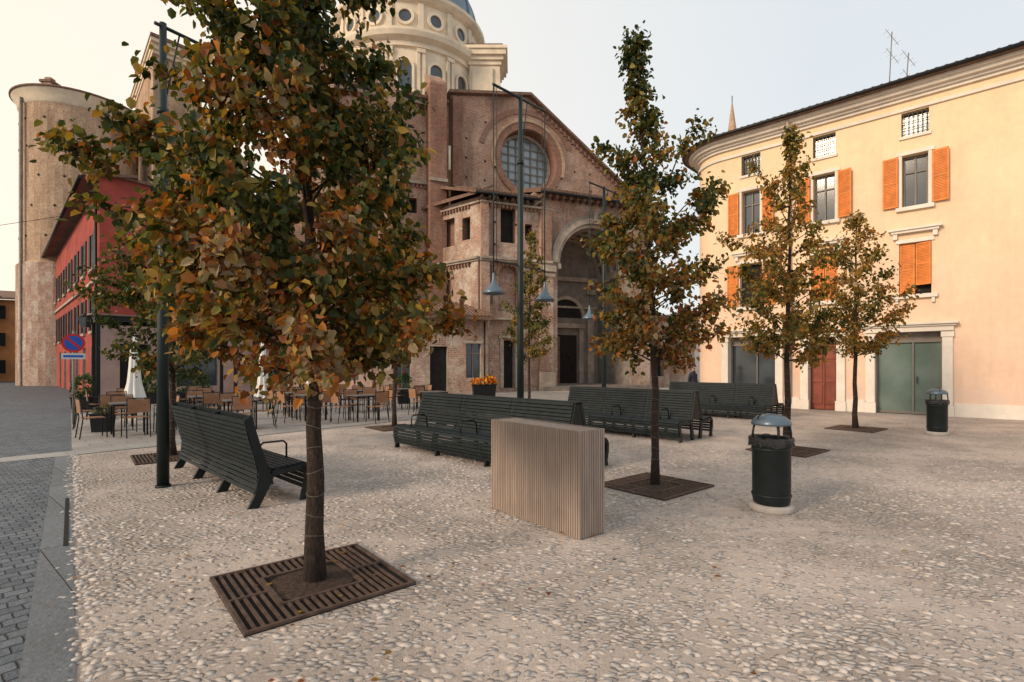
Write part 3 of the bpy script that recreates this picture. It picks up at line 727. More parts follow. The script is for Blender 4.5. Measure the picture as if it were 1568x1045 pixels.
# ---------------------------------------------------------------- right house
def house():
    e = empty('cream_house'); C = Vector((8.24, 21.6)); d = Vector((.730, -.6835)).normalized()
    W = Wall(C, C + d * 17); n = W.n; s0 = .6; R = 1.5
    cen = C + d * s0 - n * R
    a_n = math.atan2(n.y, n.x)
    def foot(off):
        p = [V2(C + d * 17 + n * off)]
        for k in range(13):
            a = a_n - (math.pi / 2) * k / 12; p.append((cen.x + (R + off) * math.cos(a), cen.y + (R + off) * math.sin(a)))
        q = cen - d * (R + off) - n * 10; p.append(V2(q)); p.append(V2(C + d * 17 - n * (10 + R)))
        return p[::-1]
    wins = [1.68, 4.22, 6.83, 12.2]
    ops = []
    for c in wins: ops.append((c - .36, c + .36, 9.2, 9.98, 'flat', .22, 'cream', 'glass'))
    for c in wins: ops.append((c - .34, c + .34, 6.85, 8.55, 'flat', .25, 'cream', 'glass'))
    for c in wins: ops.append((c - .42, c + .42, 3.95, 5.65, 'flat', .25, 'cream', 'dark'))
    ops += [(.82, 2.6, .0, 2.75, 'flat', .35, 'trim', 'glass'), (3.72, 4.62, 0, 2.65, 'flat', .3, 'trim', 'door'), (5.75, 7.52, 0, 2.72, 'flat', .35, 'trim', 'glass_g')]
    mb = MB(); W.panel(mb, 0, 11, ops, 'cream', s0, 17)
    k = foot(0)[::-1]
    arc = k[1:15]
    for i in range(len(arc) - 1):
        a, b = arc[i], arc[i + 1]; mb.poly([(a[0], a[1], 0), (b[0], b[1], 0), (b[0], b[1], 11), (a[0], a[1], 11)][::-1], 'cream')
    a, b = k[-2], k[-1]; mb.poly([(a[0], a[1], 0), (b[0], b[1], 0), (b[0], b[1], 11), (a[0], a[1], 11)], 'cream')
    a, b = k[-1], k[0]; mb.poly([(a[0], a[1], 0), (b[0], b[1], 0), (b[0], b[1], 11), (a[0], a[1], 11)], 'cream')
    mb.build('walls', e)
    mb = MB()
    for off, z0, z1 in ((.07, 10.02, 10.12), (.10, 10.36, 10.46), (.2, 10.46, 10.54), (.34, 10.54, 10.66), (.46, 10.66, 10.74)):
        mb.prism(foot(off), z0, z1, 'trim')
    mb.build('cornice', e)
    mb = MB(); mb.prism(foot(.62), 10.745, 10.80, 'tile'); f = foot(.62); apex = Vector(cen) - n * 4 + d * 5
    for i in range(len(f)):
        a = f[i]; b = f[(i + 1) % len(f)]; mb.poly([(a[0], a[1], 10.802), (b[0], b[1], 10.802), (apex.x, apex.y, 12.1)], 'tile')
    mb.build('roof', e)
    mb = MB(); g = foot(.68)[::-1][:15]; mb.tube([(p[0], p[1], 10.80) for p in g], .07, 'black', 8)
    for i in range(70):
        q = W.P(s0 + i * .235, 10.86, .60); q2 = W.P(s0 + i * .235, 11.0, .1); mb.tube([q, q2], .07, 'tile', 6)
    dp = [W.P(3.12, 10.74, .5), W.P(3.12, 10.5, .38), W.P(3.12, 9.95, .09), W.P(3.12, .2, .09)]; mb.tube(dp, .045, 'stone', 8); mb.build('gutter_and_downpipe', e)
    mb = MB()
    for c in wins:
        W.box(mb, c - .42, c + .42, 9.10, 9.19, .002, .06, 'trim')
        W.box(mb, c - .50, c + .50, 6.72, 6.84, .002, .13, 'trim')
        for a in (-1, 1): W.box(mb, c + a * .39 - .045, c + a * .39 + .045, 6.845, 8.56, .001, .035, 'trim')
        W.box(mb, c - .50, c + .50, 8.565, 8.68, .002, .05, 'trim')
        W.box(mb, c - .58, c + .58, 3.82, 3.945, .002, .13, 'trim'); W.box(mb, c - .50, c + .50, 5.66, 5.78, .002, .05, 'trim')
        W.box(mb, c - .62, c + .62, 5.98, 6.06, .002, .16, 'trim'); W.box(mb, c - .70, c + .70, 6.062, 6.12, .002, .22, 'trim')
        for a in (-1, 1):
            W.box(mb, c + a * .52 - .06, c + a * .52 + .06, 5.80, 5.978, .003, .12, 'trim'); W.box(mb, c + a * .47 - .04, c + a * .47 + .04, 3.66, 3.815, .003, .1, 'trim')
    for (a, b, zt) in ((.82, 2.6, 2.75), (3.72, 4.62, 2.65), (5.75, 7.52, 2.72)):
        for q in (a - .13, b + .13):
            W.box(mb, q - .13, q + .13, .35, zt - .2, .003, .10, 'trim'); W.box(mb, q - .16, q + .16, 0, .345, .003, .14, 'trim'); W.box(mb, q - .16, q + .16, zt - .195, zt - .03, .003, .13, 'trim')
        W.box(mb, a - .28, b + .28, zt + .0, zt + .16, .003, .12, 'trim'); W.box(mb, a - .34, b + .34, zt + .162, zt + .22, .003, .19, 'trim'); W.box(mb, a - .4, b + .4, zt + .222, zt + .28, .003, .27, 'trim')
    for a, b in ((2.89, 3.43), (4.91, 5.46), (7.81, 17)):
        W.box(mb, a, b, 0, .42, .002, .05, 'trim')
    mb.build('stone_trim', e)
    mb = MB()
    def leaf(s_a, s_b, z0, z1, o, sw=0.):
        def bx(a0, a1, z0_, z1_, o0, o1):
            f0 = sw * (abs(a0 - s_a)) / (s_b - s_a); f1 = sw * (abs(a1 - s_a)) / (s_b - s_a)
            mb.hexa([W.P(a0, z0_, o1 + f0), W.P(a1, z0_, o1 + f1), W.P(a1, z0_, o0 + f1), W.P(a0, z0_, o0 + f0), W.P(a0, z1_, o1 + f0), W.P(a1, z1_, o1 + f1), W.P(a1, z1_, o0 + f1), W.P(a0, z1_, o0 + f0)], 'wood')
        bx(s_a, s_b, z0, z1, o, o + .02)
        for q in (s_a, s_b - .05): bx(q, q + .05, z0, z1, o + .021, o + .045)
        for z in (z0, (z0 + z1) / 2 - .03, z1 - .06): bx(s_a + .051, s_b - .051, z, z + .06, o + .021, o + .044)
        z = z0 + .075
        while z < z1 - .08: bx(s_a + .052, s_b - .052, z, z + .022, o + .021, o + .036); z += .05
    for i, c in enumerate(wins):
        leaf(c - .86, c - .44, 6.87, 8.53, .05, .03); leaf(c + .44, c + .86, 6.87, 8.53, .04, .05 + .03 * (i % 2))
        if i == 0: leaf(c - .9, c - .48, 3.97, 5.63, .04); leaf(c + .48, c + .9, 3.97, 5.63, .04)
        elif i == 2: leaf(c - .41, c - .01, 3.97, 5.63, -.12); leaf(c + .01, c + .41, 4.25, 5.63, -.10, .12)
        else: leaf(c - .41, c - .01, 3.97, 5.63, -.12); leaf(c + .01, c + .41, 3.97, 5.63, -.12)
    mb.build('shutters', e)
    mb = MB()
    for c in wins:
        for q in (-.31, 0, .31): W.box(mb, c + q - .025, c + q + .025, 6.86, 8.54, -.24, -.19, 'frame')
        for z in (6.86, 8.0, 8.48): W.box(mb, c - .285, c + .285, z, z + .045, -.24, -.2, 'frame')
        for q in np.arange(-.3, .31, .12): W.box(mb, c + q - .01, c + q + .01, 9.2, 9.98, -.08, -.06, 'black')
        for z in (9.4, 9.6, 9.8): W.box(mb, c - .36, c + .36, z - .01, z + .01, -.059, -.045, 'black')
    for (a, b, zt, m_) in ((.82, 2.6, 2.75, 'frame'), (5.75, 7.52, 2.72, 'frame')):
        W.box(mb, a, b, zt - .34, zt - .28, -.34, -.26, m_); W.box(mb, a, b, 0.0, .08, -.34, -.26, m_)
        for q in (a + .03, (a + b) / 2 + .12, b - .03): W.box(mb, q - .02, q + .02, .081, zt - .341, -.34, -.27, m_)
        W.box(mb, a, b, zt - .279, zt, -.34, -.30, 'stone_g')
    W.box(mb, a + 1.10, a + 1.125, 1.0, 1.25, -.26, -.22, 'black')
    for a in (3.76, 4.19):
        for z0, z1 in ((.2, .9), (1.0, 1.75), (1.85, 2.2)): W.box(mb, a + .05, a + .34, z0, z1, -.29, -.265, 'door')
    W.box(mb, 4.155, 4.185, 0, 2.3, -.29, -.25, 'door'); W.box(mb, 3.72, 4.62, 2.3, 2.36, -.29, -.24, 'door'); W.box(mb, 3.80, 4.54, 2.38, 2.6, -.29, -.28, 'dark')
    mb.build('window_frames_and_door', e)
    mb = MB()
    for (s_, h) in ((4.6, 3.0), (5.1, 2.0)):
        p = W.P(s_ + 1.2, 11.2, -2.5); q = (p[0] + .15, p[1], 11.2 + h); mb.tube([p, q], .018, 'frame', 5)
        for k in range(2):
            z = q[2] - .25 - k * .7; t = (q[2] - z) * .03; mb.tube([(q[0] - .4 + t, q[1] - .2, z + .22), (q[0] + .4, q[1] + .2, z - .12)], .008, 'frame', 4)
            for m_ in range(4): u = -.3 + m_ * .2; mb.tube([(q[0] + u, q[1] + u * .4 - .15, z + .04 - u * .4), (q[0] + u, q[1] + u * .4 + .15, z + .04 - u * .4)], .005, 'frame', 4)
    mb.build('roof_antennas', e)
house()

# ---------------------------------------------------------------- church
def church():
    e = empty('basilica')
    c0 = (-1.96, 31.6); dB = Vector((.927, .375)).normalized(); B = Wall(c0, Vector(c0) + dB * 12.6)
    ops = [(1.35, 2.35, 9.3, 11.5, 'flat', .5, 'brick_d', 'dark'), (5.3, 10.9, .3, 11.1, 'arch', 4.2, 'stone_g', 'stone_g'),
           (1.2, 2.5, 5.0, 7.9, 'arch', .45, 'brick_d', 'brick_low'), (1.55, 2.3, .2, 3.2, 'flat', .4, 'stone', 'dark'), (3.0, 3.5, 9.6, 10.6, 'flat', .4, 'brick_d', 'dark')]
    mb = MB(); B.panel(mb, 0, 12.0, ops, 'brick_low')
    B.box(mb, 3.6, 12.6, 12.001, 12.7, -.5, 0, 'brick_low')
    Sd = Wall((-5.9, 34.9), c0)
    L = Sd.L
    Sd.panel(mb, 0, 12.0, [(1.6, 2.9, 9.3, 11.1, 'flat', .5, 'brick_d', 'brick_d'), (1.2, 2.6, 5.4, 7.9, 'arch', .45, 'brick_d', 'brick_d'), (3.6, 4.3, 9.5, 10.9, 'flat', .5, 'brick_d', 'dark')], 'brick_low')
    R_ = Wall(B.P(12.6, 0)[:2], Vector(B.P(12.6, 0)[:2]) + Vector((-.375, .927)) * 8); R_.panel(mb, 0, 12, [], 'brick_low')
    mb.build('porch_walls', e)
    mb = MB()
    B.box(mb, .0, .55, 0, 8.0, .002, .25, 'brick_low'); B.box(mb, .0, .5, 8.3, 11.59, .002, .2, 'brick')
    B.box(mb, 3.95, 4.85, 0, 7.6, .002, .32, 'brick_low'); B.box(mb, 4.0, 4.75, 8.3, 11.59, .002, .26, 'brick')
    B.box(mb, 2.75, 2.95, 0, 8.0, .002, .14, 'brick'); B.ring(mb, 1.85, 7.25, .66, .88, .002, .09, 0, math.pi, 14, 'brick_d')
    Sd.ring(mb, 1.9, 7.2, .71, .95, .002, .09, 0, math.pi, 14, 'brick'); Sd.box(mb, L - .6, L - .02, 0, 7.99, .002, .16, 'brick_low')
    # dentil courses
    k = 0.6
    while k < 3.85: B.box(mb, k, k + .13, 7.8, 8.0, .002, .16, 'brick_d'); B.box(mb, k, k + .13, 11.4, 11.59, .002, .16, 'brick_d'); k += .27
    k = .1
    while k < L - .75: Sd.box(mb, k, k + .13, 7.8, 8.0, .002, .16, 'brick_d'); Sd.box(mb, k, k + .13, 11.4, 11.59, .002, .14, 'brick_d'); k += .27
    mb.build('brick_pilasters', e)
    mb = MB()
    for z, h, o in ((8.02, .12, .36), (8.141, .15, .46), (4.45, .1, .36), (11.6, .1, .3)):
        B.box(mb, -.05, 4.76 if z > 8 and z < 9 else 4.7, z, z + h, .001, o, 'stone'); Sd.box(mb, 0, L + .06, z + .003, z + h, .001, o - .12, 'stone')
    B.box(mb, 3.85, 4.95, 7.3, 7.5, .33, .40, 'stone'); B.box(mb, 3.8, 5.0, 7.62, 8.0, .003, .46, 'stone')
    B.box(mb, 3.85, 4.95, 0, 1.2, .33, .42, 'stone'); B.box(mb, -.05, .62, 0, 1.0, .26, .32, 'stone')
    B.box(mb, 1.3, 1.53, .2, 3.3, .003, .08, 'stone'); B.box(mb, 2.32, 2.55, .2, 3.3, .003, .08, 'stone'); B.box(mb, 1.2, 2.65, 3.31, 3.55, .003, .14, 'stone')
    cs, zc, r = 8.1, 11.1 - 2.8, 2.8
    B.ring(mb, cs, zc, r + .01, r + .42, .002, .14, 0, math.pi, 30, 'stone'); B.ring(mb, cs, zc, r + .421, r + .52, .002, .2, 0, math.pi, 30, 'stone_g')
    B.box(mb, cs - .2, cs + .2, zc + r - .05, zc + r + .75, .21, .3, 'stone')
    for o in (-.05, -1.0, -1.95, -2.9, -3.85): B.ring(mb, cs, zc, r - .22, r - .004, o - .28, o, .0, math.pi, 30, 'stone')
    for k in range(10):
        a = math.pi * k / 9; B.ring(mb, cs, zc, r - .2, r - .006, -4.15, -.3, a - .045, a + .045, 1, 'stone')
    B.box(mb, 5.302, 5.52, 7.9, 8.25, -4.15, .12, 'stone'); B.box(mb, 10.68, 10.898, 7.9, 8.25, -4.15, .12, 'stone')
    B.box(mb, 5.53, 10.67, 7.9, 8.2, -4.19, -3.9, 'stone'); B.box(mb, 5.53, 10.67, 5.9, 6.05, -4.19, -4.0, 'stone')
    for q in (5.95, 10.2): B.box(mb, q - .28, q + .28, .3, 5.89, -4.19, -4.0, 'stone'); B.box(mb, q - .36, q + .36, 7.0, 7.35, -4.19, -3.92, 'stone')
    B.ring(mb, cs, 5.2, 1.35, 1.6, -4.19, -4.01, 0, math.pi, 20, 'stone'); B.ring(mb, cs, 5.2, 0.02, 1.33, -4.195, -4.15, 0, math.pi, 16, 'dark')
    for q in (cs - 1.25, cs + 1.25): B.box(mb, q - .18, q + .18, .3, 4.4, -4.19, -3.98, 'stone')
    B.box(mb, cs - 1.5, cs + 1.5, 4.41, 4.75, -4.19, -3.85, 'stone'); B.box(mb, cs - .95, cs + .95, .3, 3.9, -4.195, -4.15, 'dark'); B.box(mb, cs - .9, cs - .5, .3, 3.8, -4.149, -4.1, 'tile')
    B.box(mb, 3.9, 12.4, 0, .28, .001, .8, 'stone_g')
    mb.build('stone_mouldings', e)
    mb = MB()
    def rp(s, o, z): return B.P(s, z, o)
    mb.hexa([rp(-.5, .7, 11.96), rp(3.7, .7, 11.96), rp(3.7, -5.5, 14.0), rp(-2.6, -5.5, 14.0), rp(-.5, .7, 12.14), rp(3.7, .7, 12.14), rp(3.7, -5.5, 14.2), rp(-2.6, -5.5, 14.2)], 'tile')
    mb.hexa([rp(3.72, .8, 12.5), rp(13.1, .8, 12.5), rp(13.1, -5.5, 14.3), rp(3.72, -5.5, 14.3), rp(3.72, .8, 12.72), rp(13.1, .8, 12.72), rp(13.1, -5.5, 14.5), rp(3.72, -5.5, 14.5)], 'tile')
    S2 = Sd
    mb.hexa([S2.P(0, 11.97, .55), S2.P(L + .4, 11.97, .55), S2.P(L - .2, 13.0, -1.5), S2.P(0, 13.3, -2), S2.P(0, 12.16, .55), S2.P(L + .4, 12.16, .55), S2.P(L - .2, 13.2, -1.5), S2.P(0, 13.5, -2)], 'tile')
    for k in range(20):
        s_ = -.4 + k * .22
        if s_ < 3.6: mb.tube([rp(s_, .72, 12.19), rp(s_ - max(0, .5 - k * .05), -5.3, 14.2)], .06, 'tile', 5)
    for k in range(42): s_ = 3.85 + k * .22; mb.tube([rp(s_, .82, 12.76), rp(s_, -5.3, 14.5)], .06, 'tile', 5)
    mb.build('porch_roof', e)
    mb = MB()
    for k in range(9): s_ = k * .5 - .1; B.box(mb, s_, s_ + .1, 11.8, 11.94, .01, .6, 'tile')
    for k in range(18): s_ = 3.9 + k * .5; B.box(mb, s_, s_ + .12, 12.3, 12.48, .01, .7, 'tile')
    mb.tube([rp(-.5, .75, 12.0), rp(3.7, .75, 12.0)], .08, 'black', 6); mb.tube([rp(3.72, .85, 12.55), rp(13.1, .85, 12.55)], .08, 'black', 6)
    mb.tube([rp(.75, .7, 12.0), rp(.75, .12, 11.5), rp(.75, .12, 5.4)], .06, 'frame', 6)
    mb.build('eaves', e)
    G = Wall((-4.16, 35.0), (10.96, 42.0)); L = G.L; kp = .357 * L
    oc = .357 * L - .05
    mb = MB(); a = .36 * L + 2.4
    zr = lambda s: 21.1 - (s - kp) * (21.1 - 14.2) / (L - kp)
    G.panel(mb, 0, zr(a), [(oc - 2.25, oc + 2.25, 14.2, 18.7, 'circle', .9, 'brick_d', 'glass_b')], 'brick', 0, a)
    mb.poly([G.P(a, 0), G.P(L, 0), G.P(L, zr(L)), G.P(a, zr(a))], 'brick')
    mb.poly([G.P(0, zr(a)), G.P(a, zr(a)), G.P(kp, 21.1), G.P(0, 19.95)], 'brick')
    mb.build('gable_wall', e)
    mb = MB()
    G.ring(mb, oc, 16.45, 2.27, 2.75, .002, .16, 0, 2 * math.pi, 40, 'brick_d'); G.ring(mb, oc, 16.45, 2.751, 2.95, .002, .22, -.3, math.pi + .3, 36, 'brick_pale')
    G.ring(mb, oc, 16.45, 2.0, 2.2, -.85, -.7, 0, 2 * math.pi, 36, 'stone')
    G.ring(mb, oc, 16.2, 3.6, 3.95, .002, .08, .45, math.pi - .25, 24, 'brick_d')
    G.box(mb, 0, .7, 0, 19.7, .002, .5, 'brick_d')
    s_ = kp + .3
    while s_ < L - .3: z_ = zr(s_); G.box(mb, s_, s_ + .16, z_ - .5, z_ - .22, .002, .2, 'brick_d'); s_ += .36
    for (s0, z0, s1, z1) in ((-.2, 19.95, kp, 21.1), (kp, 21.1, L + .3, zr(L + .3))):
        mb.hexa([G.P(s0, z0 + .003, .4), G.P(s1, z1 + .003, .4), G.P(s1, z1 + .003, -9), G.P(s0, z0 + .003, -9), G.P(s0, z0 + .2, .4), G.P(s1, z1 + .2, .4), G.P(s1, z1 + .2, -9), G.P(s0, z0 + .2, -9)], 'tile')
    mb.build('gable_trim_and_roof', e)
    mb = MB()
    for q in np.arange(-1.8, 1.9, .6): h = math.sqrt(max(0, 2.2 ** 2 - q * q)); G.box(mb, oc + q - .04, oc + q + .04, 16.45 - h, 16.45 + h, -.89, -.8, 'frame')
    for q in np.arange(-1.8, 1.9, .6): h = math.sqrt(max(0, 2.2 ** 2 - q * q)); G.box(mb, oc - h, oc + h, 16.45 + q - .03, 16.45 + q + .03, -.798, -.76, 'frame')
    mb.build('oculus_bars', e)
    A = Wall((-13.5, 31.3), (-4.3, 35.0)); L = A.L
    ops = [(7.05, 7.75, 15.2, 16.4, 'flat', .5, 'brick_d', 'dark'), (7.05, 7.75, 11.7, 12.7, 'flat', .5, 'brick_d', 'dark'), (3.4, 4.2, 14.5, 16.5, 'arch', .5, 'brick_d', 'dark'), (3.4, 4.2, 8.5, 10.5, 'arch', .5, 'brick_d', 'dark')]
    mb = MB(); A.panel(mb, 0, 19.2, ops, 'brick')
    bk = Wall((-13.5, 31.3), (-17, 40)); mb.poly([bk.P(0, 0), bk.P(bk.L, 0), bk.P(bk.L, 19.2), bk.P(0, 19.2)][::-1], 'brick')
    for s0, w_, zt in ((8.4, 1.1, 20.0), (5.2, 1.0, 20.2), (1.5, 1.0, 20)):
        A.box(mb, s0, s0 + w_, 0, zt, .002, 1.1, 'brick_d' if s0 > 8 else 'brick')
        mb.hexa([A.P(s0, zt + .001, 1.1), A.P(s0 + w_, zt + .001, 1.1), A.P(s0 + w_, zt + .001, -.6), A.P(s0, zt + .001, -.6), A.P(s0, zt + .15, 1.1), A.P(s0 + w_, zt + .15, 1.1), A.P(s0 + w_, zt + 1.4, -.6), A.P(s0, zt + 1.4, -.6)], 'brick')
    mb.build('body_walls', e)
    mb = MB()
    for z in (13.6, 18.9):
        for (u0, u1) in ((0, 1.49), (2.51, 5.19), (6.21, 8.39)):
            A.box(mb, u0, u1, z, z + .18, .001, .3, 'stone'); k = u0 + .05
            while k < u1 - .15: A.box(mb, k, k + .13, z - .22, z - .003, .002, .18, 'brick_d'); k += .28
    for (u0, u1) in ((1.46, 2.54), (5.16, 6.24), (8.36, 9.54)): A.box(mb, u0, u1, 13.6, 13.8, 1.101, 1.25, 'stone')
    a0, b0 = -.2, L - .1
    mb.hexa([A.P(a0, 19.202, .5), A.P(b0, 19.202, .5), A.P(b0, 21.0, -6), A.P(a0, 21.0, -6), A.P(a0, 19.4, .5), A.P(b0, 19.4, .5), A.P(b0, 21.2, -6), A.P(a0, 21.2, -6)], 'tile')
    mb.build('body_trim_and_roof', e)
    mb = MB(); rg = random.Random(9)
    for W_, s0, s1, z0, z1 in ((G, 8.2, 13.5, 14.9, 17.5), (G, 1, 3, 14.5, 19.2), (A, .5, 8, 8, 18.5), (B, .8, 3.6, 5, 11)):
        z = z0
        while z < z1:
            s_ = s0
            while s_ < s1:
                if rg.random() < .75: q = s_ + rg.uniform(-.1, .1); zz = z + rg.uniform(-.05, .05); W_.box(mb, q, q + .13, zz, zz + .15, .001, .006, 'dark')
                s_ += 1.5
            z += 1.35
    mb.build('putlog_holes', e)
    X = Wall((-7.6, 27.9), (-1.4, 30.3)); L = X.L; mb = MB()
    X.panel(mb, 0, 4.3, [(1.2, 2.1, .1, 2.8, 'flat', .25, 'stone', 'glass'), (5.3, 6.2, .9, 2.9, 'flat', .25, 'stone', 'glass'), (3.2, 4.2, .1, 2.7, 'flat', .25, 'stone', 'dark')], 'brick_low')
    X.box(mb, L - .001, L, 0, 4.3, -4, 0, 'brick_low'); X.box(mb, 0, .001, 0, 4.3, -5, 0, 'brick_low')
    mb.build('annex_walls', e); mb = MB()
    mb.hexa([X.P(-.4, 4.25, .6), X.P(L + .35, 4.25, .6), X.P(L + .35, 5.4, -3.2), X.P(-.4, 5.4, -3.2), X.P(-.4, 4.4, .6), X.P(L + .35, 4.4, .6), X.P(L + .35, 5.6, -3.2), X.P(-.4, 5.6, -3.2)], 'tile')
    for k in range(32): s_ = -.3 + k * .225; mb.tube([X.P(s_, 4.44, .62), X.P(s_, 5.62, -3.2)], .07, 'tile', 5)
    mb.build('annex_roof', e); mb = MB()
    for a_, b_, z0, z1 in ((1.2, 2.1, .1, 2.8), (5.3, 6.2, .9, 2.9)):
        X.box(mb, a_ - .12, b_ + .12, z1 + .002, z1 + .15, .001, .06, 'stone'); X.box(mb, (a_ + b_) / 2 - .03, (a_ + b_) / 2 + .03, z0, z1, -.24, -.18, 'frame')
        X.box(mb, a_, b_, (z0 + z1) / 2 + .4, (z0 + z1) / 2 + .46, -.24, -.185, 'frame')
    mb.tube([X.P(L - .25, 4.2, .1), X.P(L - .25, .1, .1)], .05, 'black', 6); mb.build('annex_frames', e)
    Y = Wall((9.8, 38.0), (14.5, 41)); mb = MB(); Y.panel(mb, 0, 5.2, [(1, 2, .8, 3, 'arch', .3, 'stone', 'dark')], 'brick_low'); Y.box(mb, 0, Y.L, 5.201, 5.4, -3, .3, 'tile'); mb.build('side_chapel', e)
    cx, cy = -10.9, 55.0; mb = MB(); r = 7.4
    prof = [(r + .9, 20), (r + .9, 25.6), (r + 1.2, 25.8), (r + 1.2, 26.1), (r, 26.2), (r, 31.0), (r + .25, 31.1), (r + .25, 31.5), (r + .75, 31.8), (r + .9, 32.2), (r + .9, 32.45), (r + .1, 32.6), (r - .15, 32.7), (r - .15, 35.3), (r + .2, 35.5), (r + .55, 35.8), (r + .6, 36.1), (r - .2, 36.3)]
    for i in range(len(prof) - 1): mb.lathe((cx, cy), prof[i:i + 2], 'drum', 64, smooth=True)
    mb.build('drum', e)
    mb = MB(); D0 = r - .3
    dp = [(D0 * math.cos(t) if t < 1.5 else .6, 36.3 + 8.0 * math.sin(t)) for t in [1.5 * k / 14 for k in range(15)]]
    mb.lathe((cx, cy), dp, 'lead', 64)
    for k in range(16):
        a = 2 * math.pi * k / 16; mb.tube([(cx + (p[0] + .05) * math.cos(a), cy + (p[0] + .05) * math.sin(a), p[1]) for p in dp], .16, 'lead', 5)
    mb.tube([(cx, cy, 44), (cx, cy, 47.5)], 1.1, 'drum', 12); mb.tube([(cx, cy, 47.5), (cx, cy, 50)], [1.4, .05], 'lead', 12)
    mb.build('dome', e)
    mb = MB(); gl = MB()
    for k in range(16):
        a = 2 * math.pi * (k + .35) / 16; nrm = Vector((math.cos(a), math.sin(a))); tg = Vector((-nrm.y, nrm.x))
        c = Vector((cx, cy)) + nrm * (r - .1); w = Wall(c - tg * 1.3, c + tg * 1.3)
        w.ring(gl, 1.3, 29.2, .0, .62, .0, .12, 0, math.pi, 10, 'glass'); w.box(gl, .68, 1.92, 27.2, 29.2, .0, .12, 'glass')
        w.ring(mb, 1.3, 29.2, .63, .86, .0, .3, 0, math.pi, 12, 'drum')
        w.box(mb, .44, .67, 27.1, 29.2, 0, .3, 'drum'); w.box(mb, 1.93, 2.16, 27.1, 29.2, 0, .3, 'drum'); w.box(mb, .35, 2.25, 26.85, 27.09, 0, .42, 'drum')
        w.ring(gl, 1.3, 34.0, 0, .58, -.1, .0, 0, 2 * math.pi, 16, 'glass'); w.ring(mb, 1.3, 34.0, .59, .85, -.1, .16, 0, 2 * math.pi, 16, 'drum')
        a2 = a + math.pi / 16; n2 = Vector((math.cos(a2), math.sin(a2))); t2 = Vector((-n2.y, n2.x)); c2 = Vector((cx, cy)) + n2 * (r - .05); w2 = Wall(c2 - t2 * .4, c2 + t2 * .4)
        w2.box(mb, .0, .3, 26.2, 31.0, 0, .28, 'drum'); w2.box(mb, .5, .8, 26.2, 31.0, 0, .28, 'drum'); w2.box(mb, .0, .8, 30.6, 30.95, .05, .36, 'drum'); w2.box(mb, .15, .65, 32.7, 35.3, -.2, .12, 'drum')
    mb.build('drum_mouldings', e); gl.build('drum_windows', e)
    tx, ty = -2.9, 52.5; mb = MB()
    mb.box(tx - 1.3, tx + 1.7, ty - 1.5, ty + 1.5, 18, 31.3, 'drum'); mb.box(tx - 1.0, tx + 1.0, ty - 1.7, ty - 1.51, 18, 31.0, 'drum')
    for o, z0, z1 in ((.15, 31.301, 31.7), (.35, 31.701, 32.1), (.6, 32.101, 32.6), (.75, 32.601, 32.9)): mb.box(tx - 1.3 - o, tx + 1.7 + o, ty - 1.5 - o, ty + 1.5 + o, z0, z1, 'drum')
    mb.prism([(tx - 1.6, ty - 1.8), (tx + 2, ty - 1.8), (tx + 2, ty + 1.8), (tx - 1.6, ty + 1.8)], 32.901, 33.3, 'tile'); mb.build('crossing_turret', e)
    mb = MB(); NB = [(-30.6, 44), (-28.2, 46.9), (-36.3, 56), (-38.7, 53)]
    mb.prism(NB, 0, 28.7, 'brick_pale'); mb.build('choir_block', e)
    mb = MB()
    def grow(P, o):
        c = Vector((sum(p[0] for p in P) / 4, sum(p[1] for p in P) / 4)); return [V2(c + (Vector(p) - c) * (1 + o / (Vector(p) - c).length)) for p in P]
    for o, z0, z1 in ((.3, 28.2, 28.5), (.6, 28.501, 28.9), (1.0, 28.901, 29.2)): mb.prism(grow(NB, o), z0, z1, 'drum')
    mb.prism(grow(NB, 1.15), 29.201, 29.45, 'tile'); mb.build('choir_cornice', e)
    mb = MB(); ax, ay, r = -37.5, 45.0, 4.0; zt = 23.0
    mb.lathe((ax, ay), [(r + .2, 0), (r + .2, 9.8)], 'brick_low', 48, smooth=False); mb.lathe((ax, ay), [(r + .2, 9.8), (r, 10), (r, zt)], 'brick_pale', 48, smooth=False)
    for k in range(14):
        for z in (12, 14.4, 16.8, 19.2, 21.4): a = 2 * math.pi * k / 14 + z; mb.tube([(ax + (r - .1) * math.cos(a), ay + (r - .1) * math.sin(a), z), (ax + (r + .02) * math.cos(a), ay + (r + .02) * math.sin(a), z)], .12, 'dark', 4)
    mb.build('apse', e)
    mb = MB(); mb.lathe((ax, ay), [(r, zt - .4), (r + .12, zt - .3), (r + .15, zt + .1), (r + .4, zt + .4), (r + .5, zt + .6)], 'drum', 48); mb.build('apse_cornice', e)
    mb = MB(); mb.lathe((ax, ay), [(r + .5, zt + .6), (r + .6, zt + .62), (r + .6, zt + .75), (0, zt + 1.9)], 'tile', 48); mb.build('apse_roof', e)
    mb = MB(); hx, hy = -39.4, 44.0; z = zt + .7; mb.box(hx - .4, hx + .4, hy - .4, hy + .4, z, z + 1.9, 'brick_pale'); mb.box(hx - .5, hx + .5, hy - .5, hy + .5, z + 1.901, z + 2.1, 'tile'); mb.box(hx - .25, hx + .25, hy - .25, hy + .25, z + 2.101, z + 2.4, 'brick_pale'); mb.build('chimney', e)
    mb = MB(); mb.lathe((ax - 1.6, ay - 3.9), [(.1, 0), (.1, zt)], 'stone_g', 8); mb.build('rainwater_pipe', e)
church()

